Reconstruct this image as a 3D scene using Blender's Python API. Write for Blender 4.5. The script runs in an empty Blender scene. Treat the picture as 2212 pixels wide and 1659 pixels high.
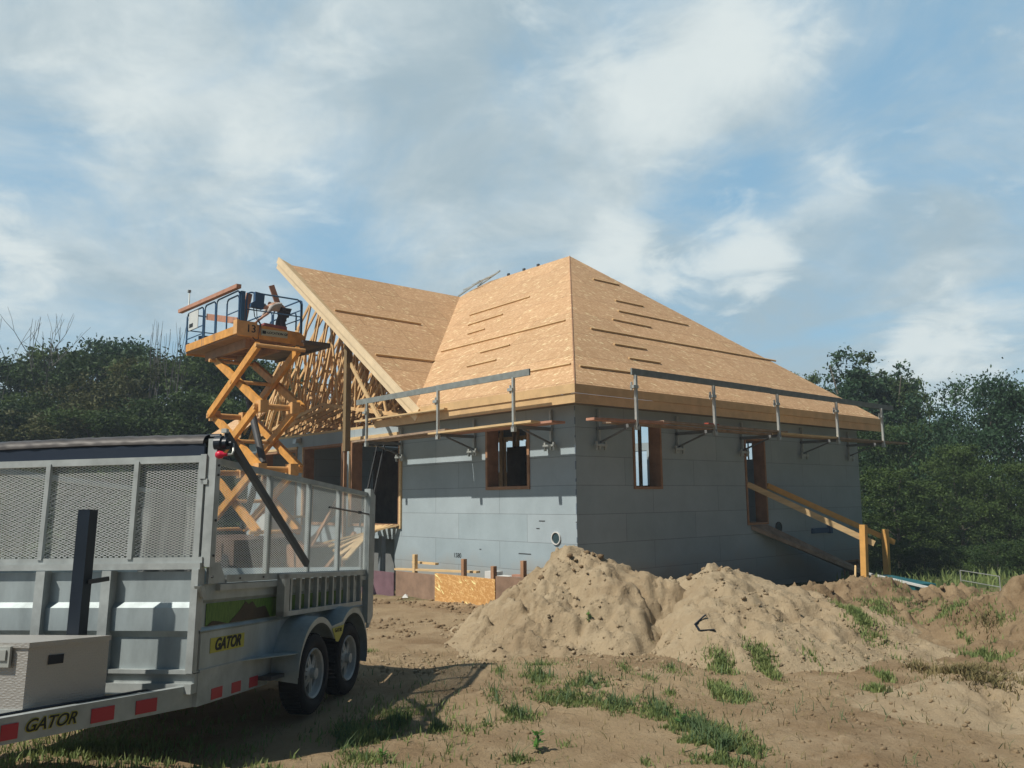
import bpy, math, random
import numpy as np
from mathutils import Vector, Matrix
S = bpy.context.scene
COL = S.collection
R = math.radians
# ---------------------------------------------------------------- camera
F = 1810.014; PITCH = 0.1359783; ROLL = 0.0098557; EYE = 2.14726       # focal length in units of a 2212 wide frame
cp, sp = math.cos(PITCH), math.sin(PITCH); cr, sr = math.cos(ROLL), math.sin(ROLL)
up0 = Vector((0, -sp, cp)); fwd = Vector((0, cp, sp)); X0 = Vector((1, 0, 0))
rt = X0*cr - up0*sr; upv = X0*sr + up0*cr
cam_d = bpy.data.cameras.new("camera"); cam = bpy.data.objects.new("camera", cam_d); COL.objects.link(cam)
cam_d.sensor_width = 36; cam_d.lens = F/2212*36; cam_d.clip_start = .05; cam_d.clip_end = 3000
cam.matrix_world = Matrix(((rt.x, upv.x, -fwd.x, 0), (rt.y, upv.y, -fwd.y, 0), (rt.z, upv.z, -fwd.z, EYE), (0, 0, 0, 1)))
S.camera = cam
def ray(px, py):
    u = (px-1106)/F; v = -(py-829.5)/F
    return rt*u + upv*v + fwd
def hit(px, py, pt, n):
    r = ray(px, py); o = Vector((0, 0, EYE)); n = Vector(n)
    return o + r*((Vector(pt)-o).dot(n)/r.dot(n))
# ---------------------------------------------------------------- sun, sky
SUN = Vector((-.871, -.522, 1.31)).normalized()
sd = bpy.data.lights.new("sun", 'SUN'); sd.energy = 4.5; sd.angle = R(.6); sd.color = (1, .93, .82)
so = bpy.data.objects.new("sun", sd); COL.objects.link(so); so.rotation_euler = SUN.to_track_quat('Z', 'Y').to_euler(); so.location = (-20, -10, 30)
W = bpy.data.worlds.new("World"); S.world = W; W.use_nodes = True
nt = W.node_tree; nt.nodes.clear()
def N(t, **k):
    n = nt.nodes.new(t)
    for a, b in k.items(): setattr(n, a, b)
    return n
def math_(op, a, b=None, c=None, clamp=False):
    n = N('ShaderNodeMath', operation=op); n.use_clamp = clamp
    for i, v in enumerate((a, b, c)):
        if v is None: continue
        if isinstance(v, (int, float)): n.inputs[i].default_value = v
        else: nt.links.new(v, n.inputs[i])
    return n.outputs[0]
sky = N('ShaderNodeTexSky', sky_type='NISHITA'); sky.sun_disc = False
sky.sun_elevation = math.asin(SUN.z); sky.sun_rotation = math.atan2(SUN.x, SUN.y); sky.air_density = 1.2; sky.dust_density = 1.5; sky.ozone_density = 2.0
tc = N('ShaderNodeTexCoord'); sep = N('ShaderNodeSeparateXYZ'); nt.links.new(tc.outputs['Generated'], sep.inputs[0])
zc = math_('MAXIMUM', sep.outputs[2], 0.0); zz = math_('ADD', zc, .26)
comb = N('ShaderNodeCombineXYZ'); nt.links.new(math_('DIVIDE', sep.outputs[0], zz), comb.inputs[0]); nt.links.new(math_('DIVIDE', sep.outputs[1], zz), comb.inputs[1]); comb.inputs[2].default_value = 3.7
def noise(scale, detail, rough, dist, off=0.):
    n = N('ShaderNodeTexNoise'); n.inputs['Scale'].default_value = scale; n.inputs['Detail'].default_value = detail
    n.inputs['Roughness'].default_value = rough; n.inputs['Distortion'].default_value = dist
    m = N('ShaderNodeMapping'); m.inputs['Location'].default_value = (off, off*.7, off*.3); nt.links.new(comb.outputs[0], m.inputs[0]); nt.links.new(m.outputs[0], n.inputs['Vector'])
    return n.outputs['Fac']
n1 = noise(1.9, 11, .62, .5, 2.3); n2 = noise(3.6, 11, .62, .35, 9.1); n3 = noise(.7, 3, .5, .2, 5.5)
def blob(px, py, rad, wgt, asp=1.0):
    d = ray(px, py).normalized(); c = N('ShaderNodeVectorMath', operation='DISTANCE'); nt.links.new(tc.outputs['Generated'], c.inputs[0]); c.inputs[1].default_value = d
    mr = N('ShaderNodeMapRange', interpolation_type='SMOOTHSTEP'); nt.links.new(c.outputs['Value'], mr.inputs[0])
    mr.inputs[1].default_value = rad/F; mr.inputs[2].default_value = 0; mr.inputs[3].default_value = 0; mr.inputs[4].default_value = wgt
    return mr.outputs[0]
cov = math_('SUBTRACT', n1, .5); cov = math_('MULTIPLY', cov, 2.9)
for b in [(60, 150, 330, .28), (420, 200, 380, .32), (620, 330, 330, .26), (330, 450, 300, .18), (900, 330, 260, .2), (1500, 180, 330, .36), (1650, 120, 260, .25), (1330, 260, 260, .2), (1790, 400, 170, .36),
          (1340, 545, 210, .42), (1600, 530, 190, .42), (80, 640, 380, .25), (1000, 60, 300, .3), (1980, 330, 300, .12), (2000, 560, 300, .25), (2050, 760, 260, .3), (1650, 740, 300, .1), (480, 560, 200, .1),
          (100, 330, 190, -.42), (700, 510, 230, -.42), (1560, 440, 210, -.75), (1400, 440, 140, -.3), (1130, 165, 190, -.3), (1360, 140, 130, -.32), (1850, 230, 170, -.3), (560, 60, 150, -.12), (1720, 30, 160, -.3), (2080, 180, 200, -.1), (1900, 420, 200, -.25), (380, 350, 120, -.1)]:
    cov = math_('ADD', cov, blob(*b))
mask = N('ShaderNodeMapRange', interpolation_type='SMOOTHSTEP'); nt.links.new(cov, mask.inputs[0]); mask.inputs[1].default_value = -.62; mask.inputs[2].default_value = .55; mask.inputs[3].default_value = .0; mask.inputs[4].default_value = .97
br = math_('MULTIPLY', math_('SUBTRACT', n2, .5), 2.4)
for b in [(420, 230, 420, .3), (620, 360, 260, .22), (1480, 170, 260, .42), (1640, 90, 160, .3), (1340, 530, 120, .75), (1610, 515, 120, .55), (1790, 390, 130, .35), (90, 600, 300, .2), (2080, 740, 220, .3), (1300, 290, 150, .25), (60, 60, 260, .15),
          (1700, 740, 300, -.8), (900, 270, 230, -.38), (1080, 60, 260, -.2), (1650, 640, 160, -.3), (2000, 470, 300, -.12), (1900, 850, 200, -.15), (1450, 320, 120, -.2), (1480, 600, 100, -.4)]:
    br = math_('ADD', br, blob(*b))
brm = N('ShaderNodeMapRange', interpolation_type='SMOOTHSTEP'); nt.links.new(br, brm.inputs[0]); brm.inputs[1].default_value = -.55; brm.inputs[2].default_value = .85
cc = N('ShaderNodeMix', data_type='RGBA'); nt.links.new(brm.outputs[0], cc.inputs[0]); cc.inputs[6].default_value = (.35, .45, .505, 1); cc.inputs[7].default_value = (.62, .69, .70, 1)
skm = N('ShaderNodeMix', data_type='RGBA', blend_type='MULTIPLY'); skm.inputs[0].default_value = 1; nt.links.new(sky.outputs[0], skm.inputs[6]); skm.inputs[7].default_value = (.15, .15, .14, 1)
veil = N('ShaderNodeMix', data_type='RGBA'); veil.inputs[0].default_value = .75; nt.links.new(skm.outputs[2], veil.inputs[6]); veil.inputs[7].default_value = (.235, .43, .59, 1)
mx = N('ShaderNodeMix', data_type='RGBA'); nt.links.new(mask.outputs[0], mx.inputs[0]); nt.links.new(veil.outputs[2], mx.inputs[6]); nt.links.new(cc.outputs[2], mx.inputs[7])
cu = math_('MULTIPLY', math_('SUBTRACT', noise(5.5, 11, .6, .4, 14.2), .5), 2.3)
for b in [(1330, 570, 130, .75), (1410, 590, 110, .55), (1265, 590, 90, .55), (1600, 560, 130, .7), (1680, 560, 120, .5), (1510, 600, 120, .5), (1500, 130, 210, .55), (1650, 70, 200, .55), (1370, 210, 190, .5), (1790, 400, 130, .35), (150, 90, 260, .35), (760, 60, 200, .3), (2080, 760, 170, .62), (1960, 770, 120, .5), (60, 560, 170, .5), (330, 130, 160, .4), (600, 340, 180, .45), (720, 370, 120, .4), (270, 300, 120, .35), (480, 590, 120, .35)]:
    cu = math_('ADD', cu, blob(*b))
cum = N('ShaderNodeMapRange', interpolation_type='SMOOTHSTEP'); nt.links.new(cu, cum.inputs[0]); cum.inputs[1].default_value = .12; cum.inputs[2].default_value = .85; cum.inputs[3].default_value = 0; cum.inputs[4].default_value = .85
cux = N('ShaderNodeMix', data_type='RGBA'); nt.links.new(cum.outputs[0], cux.inputs[0]); nt.links.new(mx.outputs[2], cux.inputs[6]); cux.inputs[7].default_value = (.67, .735, .735, 1)
mx = cux
# unseen sky dimmed behind, right and overhead, added to cut ambient on shaded faces
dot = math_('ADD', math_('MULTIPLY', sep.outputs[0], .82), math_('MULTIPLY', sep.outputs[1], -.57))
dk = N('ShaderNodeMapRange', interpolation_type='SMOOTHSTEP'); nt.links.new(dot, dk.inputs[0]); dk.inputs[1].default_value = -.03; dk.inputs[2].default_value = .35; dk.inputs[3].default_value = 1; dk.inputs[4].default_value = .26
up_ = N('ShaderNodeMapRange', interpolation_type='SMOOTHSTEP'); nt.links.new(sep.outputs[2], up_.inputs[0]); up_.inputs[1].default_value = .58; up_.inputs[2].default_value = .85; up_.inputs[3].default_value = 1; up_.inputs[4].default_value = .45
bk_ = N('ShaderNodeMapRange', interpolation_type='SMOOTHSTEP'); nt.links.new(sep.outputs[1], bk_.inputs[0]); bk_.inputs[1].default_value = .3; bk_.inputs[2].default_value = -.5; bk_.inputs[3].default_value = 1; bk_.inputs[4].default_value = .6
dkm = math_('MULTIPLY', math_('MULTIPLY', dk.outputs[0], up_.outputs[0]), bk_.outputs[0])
tint = N('ShaderNodeMix', data_type='RGBA'); nt.links.new(dkm, tint.inputs[0]); tint.inputs[6].default_value = (.60, .95, 1.28, 1); tint.inputs[7].default_value = (1, 1, 1, 1)  # dimmed sky also tinted blue, added to cool the shade
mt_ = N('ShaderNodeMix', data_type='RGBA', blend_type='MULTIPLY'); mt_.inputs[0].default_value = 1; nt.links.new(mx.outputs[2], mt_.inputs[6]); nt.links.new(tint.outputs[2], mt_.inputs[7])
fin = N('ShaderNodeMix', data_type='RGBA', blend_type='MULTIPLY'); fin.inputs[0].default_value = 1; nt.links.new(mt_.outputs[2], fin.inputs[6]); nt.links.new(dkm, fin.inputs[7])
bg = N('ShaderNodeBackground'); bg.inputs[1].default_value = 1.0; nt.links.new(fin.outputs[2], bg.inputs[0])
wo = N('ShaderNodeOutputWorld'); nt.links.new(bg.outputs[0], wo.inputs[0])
W.cycles.sampling_method = 'MANUAL'; W.cycles.sample_map_resolution = 512
S.view_settings.view_transform = 'Standard'; S.view_settings.look = 'None'; S.view_settings.exposure = .15; S.view_settings.gamma = 1
# ---------------------------------------------------------------- frames
ROT = 0.7184300457187746
CX, CY = 1.2963121532017527, 17.295023940520842
HF = Matrix.Translation((CX, CY, 0)) @ Matrix.Rotation(ROT, 4, 'Z')     # house frame: x along the right wall (v), y along the front wall (u)
HFI = HF.inverted()
yaw, tpt, trl = -0.1637779193913902, -0.06995321404100126, -0.011766365037571638
TF = Matrix.Translation((-2.22317794, 6.11696722, 1.71372569)) @ Matrix.Rotation(yaw, 4, 'Z') @ Matrix.Rotation(tpt, 4, 'X') @ Matrix.Rotation(trl, 4, 'Y')   # trailer frame
WF = Matrix.Identity(4)
def hv(u, v, z): return Vector((v, u, z))
def hhit(px, py, pt_uvz, n_uvz):
    n = HF.to_3x3() @ hv(*n_uvz); return HFI @ hit(px, py, HF @ hv(*pt_uvz), n)
def T_hit(px, py, x): return TF.inverted() @ hit(px, py, TF @ Vector((x, 0, 0)), TF.to_3x3() @ Vector((1, 0, 0)))
# ---------------------------------------------------------------- materials
MATS = {}
def mat(name, col, rough=.7, metal=0., var=0., vscale=3., vdet=5, col2=None, bump=0., bscale=40., coord='Object', stretch=(1, 1, 1), spec=.3, backlit=0.):
    if name in MATS: return MATS[name]
    m = bpy.data.materials.new(name); m.use_nodes = True; t = m.node_tree; p = t.nodes['Principled BSDF']
    p.inputs['Base Color'].default_value = (*col, 1); p.inputs['Roughness'].default_value = rough; p.inputs['Metallic'].default_value = metal; p.inputs['Specular IOR Level'].default_value = spec
    tcn = t.nodes.new('ShaderNodeTexCoord'); mp = t.nodes.new('ShaderNodeMapping'); mp.inputs['Scale'].default_value = stretch; t.links.new(tcn.outputs[coord], mp.inputs[0])
    if var > 0 or col2:
        n = t.nodes.new('ShaderNodeTexNoise'); n.inputs['Scale'].default_value = vscale; n.inputs['Detail'].default_value = vdet; n.inputs['Roughness'].default_value = .62; t.links.new(mp.outputs[0], n.inputs['Vector'])
        r = t.nodes.new('ShaderNodeValToRGB'); r.color_ramp.elements[0].position = .3; r.color_ramp.elements[1].position = .7
        a = col if col2 else [c*(1-var) for c in col]; b = col2 if col2 else [min(1, c*(1+var)) for c in col]
        r.color_ramp.elements[0].color = (*a, 1); r.color_ramp.elements[1].color = (*b, 1); t.links.new(n.outputs['Fac'], r.inputs[0]); t.links.new(r.outputs[0], p.inputs['Base Color'])
    if bump > 0:
        n = t.nodes.new('ShaderNodeTexNoise'); n.inputs['Scale'].default_value = bscale; n.inputs['Detail'].default_value = 4; t.links.new(mp.outputs[0], n.inputs['Vector'])
        b = t.nodes.new('ShaderNodeBump'); b.inputs['Strength'].default_value = bump; b.inputs['Distance'].default_value = .02; t.links.new(n.outputs['Fac'], b.inputs['Height']); t.links.new(b.outputs[0], p.inputs['Normal'])
    if backlit > 0:
        tr = t.nodes.new('ShaderNodeBsdfTranslucent'); ms = t.nodes.new('ShaderNodeMixShader'); ms.inputs[0].default_value = backlit
        if p.inputs['Base Color'].is_linked: t.links.new(p.inputs['Base Color'].links[0].from_socket, tr.inputs[0])
        else: tr.inputs[0].default_value = (*col, 1)
        o = t.nodes['Material Output']; t.links.new(p.outputs[0], ms.inputs[1]); t.links.new(tr.outputs[0], ms.inputs[2]); t.links.new(ms.outputs[0], o.inputs[0])
    MATS[name] = m; return m
def osb(name, base, dark, light, seam=True, sx=2.44, sy=1.22):
    m = bpy.data.materials.new(name); m.use_nodes = True; t = m.node_tree; p = t.nodes['Principled BSDF']; p.inputs['Roughness'].default_value = .75; p.inputs['Specular IOR Level'].default_value = .25
    uv = t.nodes.new('ShaderNodeTexCoord'); L = t.links.new
    cur = None
    bn = t.nodes.new('ShaderNodeTexNoise'); bn.inputs['Scale'].default_value = 1.3; bn.inputs['Detail'].default_value = 5; L(uv.outputs['UV'], bn.inputs['Vector'])
    r0 = t.nodes.new('ShaderNodeMix'); r0.data_type = 'RGBA'; L(bn.outputs['Fac'], r0.inputs[0]); r0.inputs[6].default_value = (*dark, 1); r0.inputs[7].default_value = (*base, 1); cur = r0.outputs[2]
    for ang, sc, th, colr, k in [(12, (9, 34, 1), .57, light, .42), (-28, (8, 30, 1), .58, dark, .55), (58, (9, 30, 1), .60, light, .38), (-70, (10, 36, 1), .60, dark, .45), (32, (5, 22, 1), .665, [min(1, c*1.6) for c in light], .75)]:
        mp = t.nodes.new('ShaderNodeMapping'); mp.inputs['Rotation'].default_value = (0, 0, R(ang)); mp2 = t.nodes.new('ShaderNodeMapping'); mp2.inputs['Scale'].default_value = sc; mp2.inputs['Location'].default_value = (ang*.3, ang*.17, ang*.11)
        L(uv.outputs['UV'], mp.inputs[0]); L(mp.outputs[0], mp2.inputs[0])
        n = t.nodes.new('ShaderNodeTexNoise'); n.inputs['Scale'].default_value = 1; n.inputs['Detail'].default_value = 1.5; L(mp2.outputs[0], n.inputs['Vector'])
        mr = t.nodes.new('ShaderNodeMapRange'); L(n.outputs['Fac'], mr.inputs[0]); mr.inputs[1].default_value = th; mr.inputs[2].default_value = th+.04; mr.inputs[3].default_value = 0; mr.inputs[4].default_value = k
        x = t.nodes.new('ShaderNodeMix'); x.data_type = 'RGBA'; L(mr.outputs[0], x.inputs[0]); L(cur, x.inputs[6]); x.inputs[7].default_value = (*colr, 1); cur = x.outputs[2]
    if seam:
        bk = t.nodes.new('ShaderNodeTexBrick'); L(uv.outputs['UV'], bk.inputs['Vector']); bk.inputs['Scale'].default_value = 1; bk.inputs['Brick Width'].default_value = sx; bk.inputs['Row Height'].default_value = sy; bk.inputs['Mortar Size'].default_value = .007
        bk.inputs['Color1'].default_value = (.89, .90, .90, 1); bk.inputs['Color2'].default_value = (1, 1, 1, 1); bk.inputs['Mortar'].default_value = (.45, .4, .35, 1)
        x = t.nodes.new('ShaderNodeMix'); x.data_type = 'RGBA'; x.blend_type = 'MULTIPLY'; x.inputs[0].default_value = 1; L(cur, x.inputs[6]); L(bk.outputs[0], x.inputs[7]); cur = x.outputs[2]
    L(cur, p.inputs['Base Color'])
    b = t.nodes.new('ShaderNodeBump'); b.inputs['Strength'].default_value = .25; b.inputs['Distance'].default_value = .01; L(bn.outputs['Fac'], b.inputs['Height']); L(b.outputs[0], p.inputs['Normal'])
    return m
OSB = osb('roof_osb', (.55, .35, .20), (.42, .25, .12), (.80, .56, .34))
OSBF = osb('form_osb', (.62, .36, .13), (.45, .22, .07), (.9, .62, .3), seam=False)
def foam():
    m = bpy.data.materials.new('grey_foam_wall'); m.use_nodes = True; t = m.node_tree; p = t.nodes['Principled BSDF']; p.inputs['Roughness'].default_value = .85; p.inputs['Specular IOR Level'].default_value = .2; L = t.links.new
    tcn = t.nodes.new('ShaderNodeTexCoord'); s = t.nodes.new('ShaderNodeSeparateXYZ'); L(tcn.outputs['Object'], s.inputs[0])
    ad = t.nodes.new('ShaderNodeMath'); ad.operation = 'ADD'; L(s.outputs[0], ad.inputs[0]); L(s.outputs[1], ad.inputs[1])
    z = t.nodes.new('ShaderNodeMath'); z.operation = 'ADD'; L(s.outputs[2], z.inputs[0]); z.inputs[1].default_value = 2.4-.31+.3+.6*2-2.109+.62-.91
    c = t.nodes.new('ShaderNodeCombineXYZ'); L(ad.outputs[0], c.inputs[0]); L(z.outputs[0], c.inputs[1])
    wn = t.nodes.new('ShaderNodeTexNoise'); wn.inputs['Scale'].default_value = .6; L(tcn.outputs['Object'], wn.inputs['Vector'])
    bk = t.nodes.new('ShaderNodeTexBrick'); L(c.outputs[0], bk.inputs['Vector']); bk.offset = .38; bk.inputs['Scale'].default_value = 1; bk.inputs['Brick Width'].default_value = 2.44; bk.inputs['Row Height'].default_value = .6; bk.inputs['Mortar Size'].default_value = .006; bk.inputs['Bias'].default_value = .1
    bk.inputs['Color1'].default_value = (.305, .375, .41, 1); bk.inputs['Color2'].default_value = (.345, .41, .445, 1); bk.inputs['Mortar'].default_value = (.21, .24, .26, 1)
    n = t.nodes.new('ShaderNodeTexNoise'); n.inputs['Scale'].default_value = 1.1; n.inputs['Detail'].default_value = 7; n.inputs['Roughness'].default_value = .65; L(tcn.outputs['Object'], n.inputs['Vector'])
    mr = t.nodes.new('ShaderNodeMapRange'); L(n.outputs['Fac'], mr.inputs[0]); mr.inputs[1].default_value = .3; mr.inputs[2].default_value = .7; mr.inputs[3].default_value = .88; mr.inputs[4].default_value = 1.08
    x = t.nodes.new('ShaderNodeMix'); x.data_type = 'RGBA'; x.blend_type = 'MULTIPLY'; x.inputs[0].default_value = 1; L(bk.outputs[0], x.inputs[6]); L(mr.outputs[0], x.inputs[7])
    # mud splash along the foot of the wall
    sp_ = t.nodes.new('ShaderNodeMath'); sp_.operation = 'MULTIPLY_ADD'; L(n.outputs['Fac'], sp_.inputs[0]); sp_.inputs[1].default_value = -1.3; L(s.outputs[2], sp_.inputs[2])
    ms = t.nodes.new('ShaderNodeMapRange'); L(sp_.outputs[0], ms.inputs[0]); ms.inputs[1].default_value = .2; ms.inputs[2].default_value = -.35; ms.inputs[3].default_value = 0; ms.inputs[4].default_value = .6
    y = t.nodes.new('ShaderNodeMix'); y.data_type = 'RGBA'; L(ms.outputs[0], y.inputs[0]); L(x.outputs[2], y.inputs[6]); y.inputs[7].default_value = (.27, .23, .18, 1)
    L(y.outputs[2], p.inputs['Base Color'])
    b = t.nodes.new('ShaderNodeBump'); b.inputs['Strength'].default_value = .5; b.inputs['Distance'].default_value = .01; L(bk.outputs['Fac'], b.inputs['Height']); b.invert = True; L(b.outputs[0], p.inputs['Normal'])
    return m
FOAM = foam()
WOODN = mat('new_lumber', (.60, .43, .23), .75, var=.16, vscale=2.5, stretch=(1, 1, 6), bump=.15)
WOODY = mat('fascia_lumber', (.56, .385, .20), .7, var=.14, vscale=3, bump=.12)
TRUSS = mat('truss_lumber', (.64, .42, .21), .75, var=.2, vscale=1.2)
BUCK = mat('opening_frame_wood', (.33, .185, .105), .75, var=.25, vscale=4)
WOODO = mat('orange_stained_post', (.62, .34, .10), .7, var=.15, vscale=4, bump=.12)
WOODD = mat('weathered_plank', (.30, .22, .16), .85, var=.3, vscale=5, bump=.2)
WOODR = mat('reddish_board', (.42, .22, .15), .8, var=.2, vscale=4)
GALV = mat('galvanised_steel', (.36, .395, .395), .5, .25, var=.2, vscale=6, vdet=10, bump=.05, bscale=12)
GALVD = mat('galvanised_sheet', (.33, .385, .40), .45, .3, var=.24, vscale=2.2, vdet=11, bump=.09, bscale=4, stretch=(2.2, 2.2, .8))
ALU = mat('scaffold_aluminium', (.42, .44, .42), .5, .5, var=.15, vscale=5)
RAILG = mat('grey_guard_board', (.20, .225, .22), .7, .1, var=.2, vscale=5)
BRK = mat('dull_bracket_steel', (.17, .18, .185), .6, .3, var=.2)
DARKST = mat('dark_steel', (.07, .075, .08), .6, .3, var=.2)
BLACKP = mat('black_paint', (.010, .016, .026), .38, .1, var=.2)
TARP = mat('black_tarp', (.05, .045, .044), .5, 0, var=.5, vscale=3, vdet=9, bump=.25, bscale=5, stretch=(1, 4, 4))
NAVY = mat('navy_strip', (.012, .022, .042), .5)
RUBBER = mat('tyre_rubber', (.018, .018, .02), .85, bump=.2)
RIMW = mat('dusty_white_rim', (.42, .43, .42), .55, .15, var=.2, vscale=9)
REDR = mat('red_reflector', (.42, .035, .05), .35)
REDK = mat('red_knob', (.55, .02, .06), .35)
ORANGE = mat('orange_lift_paint', (.62, .30, .07), .55, 0, var=.25, vscale=4, vdet=9, bump=.06)
ORANGED = mat('faded_orange_paint', (.62, .35, .14), .6, 0, var=.18, vscale=4)
BLUEST = mat('dark_blue_rail', (.04, .11, .22), .5, .1)
BLUEBOX = mat('blue_control_box', (.035, .09, .19), .5)
BLACKL = mat('black_lettering', (.012, .014, .014), .6)
YEL = mat('yellow_decal', (.42, .40, .06), .5)
GRN = mat('green_grass_decal', (.025, .09, .012), .5, col2=(.12, .24, .035), vscale=14, stretch=(1, 5, 1))
BRN = mat('brown_mountain_decal', (.03, .022, .012), .5, var=.4, vscale=8)
SIGNG = mat('pale_sign_strip', (.45, .47, .38), .6)
SIGNW = mat('white_sign_panel', (.55, .57, .56), .5, var=.08)
CONC = mat('concrete', (.30, .29, .27), .9, var=.15, bump=.2)
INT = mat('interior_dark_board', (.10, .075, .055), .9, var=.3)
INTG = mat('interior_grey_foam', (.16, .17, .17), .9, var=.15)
SHEET = mat('brown_form_board', (.25, .165, .115), .85, var=.25, vscale=3)
PURP = mat('purple_form_board', (.16, .095, .115), .8, var=.2)
WHITE = mat('white_plastic', (.6, .6, .58), .5)
TEAL = mat('teal_tarp', (.012, .10, .12), .5, var=.25, vscale=3, bump=.3, bscale=6)
def diamond_plate():
    m = bpy.data.materials.new('aluminium_tread_plate'); m.use_nodes = True; t = m.node_tree; p = t.nodes['Principled BSDF']; L = t.links.new
    p.inputs['Base Color'].default_value = (.42, .41, .385, 1); p.inputs['Metallic'].default_value = .55; p.inputs['Roughness'].default_value = .5
    tcn = t.nodes.new('ShaderNodeTexCoord'); hs = []
    for a in (45, -45):
        mp = t.nodes.new('ShaderNodeMapping'); mp.inputs['Rotation'].default_value = (R(a), R(a), R(a)); mp.inputs['Scale'].default_value = (30, 70, 70); L(tcn.outputs['Object'], mp.inputs[0])
        v = t.nodes.new('ShaderNodeTexVoronoi'); v.inputs['Scale'].default_value = 1; v.inputs['Randomness'].default_value = .15; L(mp.outputs[0], v.inputs['Vector'])
        mr = t.nodes.new('ShaderNodeMapRange'); L(v.outputs['Distance'], mr.inputs[0]); mr.inputs[1].default_value = .2; mr.inputs[2].default_value = .5; mr.inputs[3].default_value = 1; mr.inputs[4].default_value = 0; hs.append(mr.outputs[0])
    mm = t.nodes.new('ShaderNodeMath'); mm.operation = 'MAXIMUM'; L(hs[0], mm.inputs[0]); L(hs[1], mm.inputs[1])
    b = t.nodes.new('ShaderNodeBump'); b.inputs['Strength'].default_value = .5; b.inputs['Distance'].default_value = .002; L(mm.outputs[0], b.inputs['Height']); L(b.outputs[0], p.inputs['Normal'])
    return m
PLATE = diamond_plate()
# ---------------------------------------------------------------- mesh builder
def frame_axes(d, up):
    d = d.normalized(); up = Vector(up)
    if abs(d.dot(up.normalized())) > .98: up = Vector((1, 0, 0)) if abs(d.x) < .9 else Vector((0, 1, 0))
    s = d.cross(up).normalized(); return d, s, s.cross(d).normalized()
class MB:
    def __init__(self): self.v = []; self.f = []; self.uv = []
    def add(self, vs, fs):
        o = len(self.v); self.v += [Vector(a) for a in vs]; self.f += [tuple(i+o for i in f) for f in fs]; return self
    def box(self, a, b):
        (x0, y0, z0), (x1, y1, z1) = [(min(p, q), max(p, q)) for p, q in zip(a, b)] and (tuple(map(min, zip(a, b))), tuple(map(max, zip(a, b))))
        return self.add([(x0, y0, z0), (x1, y0, z0), (x1, y1, z0), (x0, y1, z0), (x0, y0, z1), (x1, y0, z1), (x1, y1, z1), (x0, y1, z1)],
                        [(0, 3, 2, 1), (4, 5, 6, 7), (0, 1, 5, 4), (1, 2, 6, 5), (2, 3, 7, 6), (3, 0, 4, 7)])
    def bar(self, a, b, w, h, up=(0, 0, 1)):          # w sideways, h along up
        a, b = Vector(a), Vector(b); d, s, u = frame_axes(b-a, up); s = s*w/2; u = u*h/2
        return self.add([a-s-u, a+s-u, a+s+u, a-s+u, b-s-u, b+s-u, b+s+u, b-s+u], [(0, 3, 2, 1), (4, 5, 6, 7), (0, 1, 5, 4), (1, 2, 6, 5), (2, 3, 7, 6), (3, 0, 4, 7)])
    def tube(self, pts, r, n=8, r2=None, cap=True):
        pts = [Vector(p) for p in pts]; rings = []
        for i, p in enumerate(pts):
            d = (pts[min(i+1, len(pts)-1)]-pts[max(i-1, 0)]); d, s, u = frame_axes(d, (0, 0, 1))
            rr = r if r2 is None else r+(r2-r)*i/(len(pts)-1)
            rings.append([p+(s*math.cos(t)+u*math.sin(t))*rr for t in [2*math.pi*k/n for k in range(n)]])
        vs = [v for ring in rings for v in ring]; fs = []
        for i in range(len(pts)-1):
            for k in range(n): fs.append((i*n+k, i*n+(k+1) % n, (i+1)*n+(k+1) % n, (i+1)*n+k))
        if cap: fs += [tuple(range(n))[::-1], tuple(range((len(pts)-1)*n, len(pts)*n))]
        return self.add(vs, fs)
    def prism(self, poly, d):                          # planar polygon extruded by vector d
        poly = [Vector(p) for p in poly]; d = Vector(d); n = len(poly)
        return self.add(poly+[p+d for p in poly], [tuple(range(n))[::-1], tuple(range(n, 2*n))]+[(i, (i+1) % n, n+(i+1) % n, n+i) for i in range(n)])
    def lathe(self, prof, M, n=40):                    # profile (r, x) turned about local x axis, M matrix
        vs = []
        for r_, x_ in prof:
            for k in range(n):
                t = 2*math.pi*k/n; vs.append(M @ Vector((x_, r_*math.cos(t), r_*math.sin(t))))
        fs = []
        for i in range(len(prof)-1):
            for k in range(n): fs.append((i*n+k, i*n+(k+1) % n, (i+1)*n+(k+1) % n, (i+1)*n+k))
        return self.add(vs, fs)
    def build(self, name, m, parent=None, frame=None, org=None, smooth=False):
        if parent is not None: fr, og = FR[parent.name]
        else: fr, og = frame or WF, Vector(org or (0, 0, 0))
        me = bpy.data.meshes.new(name); me.from_pydata([tuple(v-og) for v in self.v], [], self.f)
        if smooth: me.polygons.foreach_set('use_smooth', [True]*len(me.polygons))
        me.materials.append(m); o = bpy.data.objects.new(name, me); COL.objects.link(o)
        if parent is not None: o.parent = parent
        else: o.matrix_world = fr @ Matrix.Translation(og)
        FR[o.name] = (fr, og); return o
FR = {}
def tag(o, label=None, cat=None, group=None, kind=None):
    if label: o['label'] = label
    if cat: o['category'] = cat
    if group: o['group'] = group
    if kind: o['kind'] = kind
    return o
def thing(name, label, cat, frame=WF, org=(0, 0, 0), group=None):
    o = bpy.data.objects.new(name, None); o.empty_display_size = .2; COL.objects.link(o); og = Vector(org)
    o.matrix_world = frame @ Matrix.Translation(og); FR[o.name] = (frame, og); return tag(o, label, cat, group)
def dup(root, mw, label, group=None):
    c = root.copy(); COL.objects.link(c); c.matrix_world = mw; c['label'] = label
    if group: c['group'] = group
    def rec(src, dst):
        for ch in [k for k in src.children]:
            d = ch.copy(); COL.objects.link(d); d.parent = dst; rec(ch, d)
    rec(root, c); return c
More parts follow.
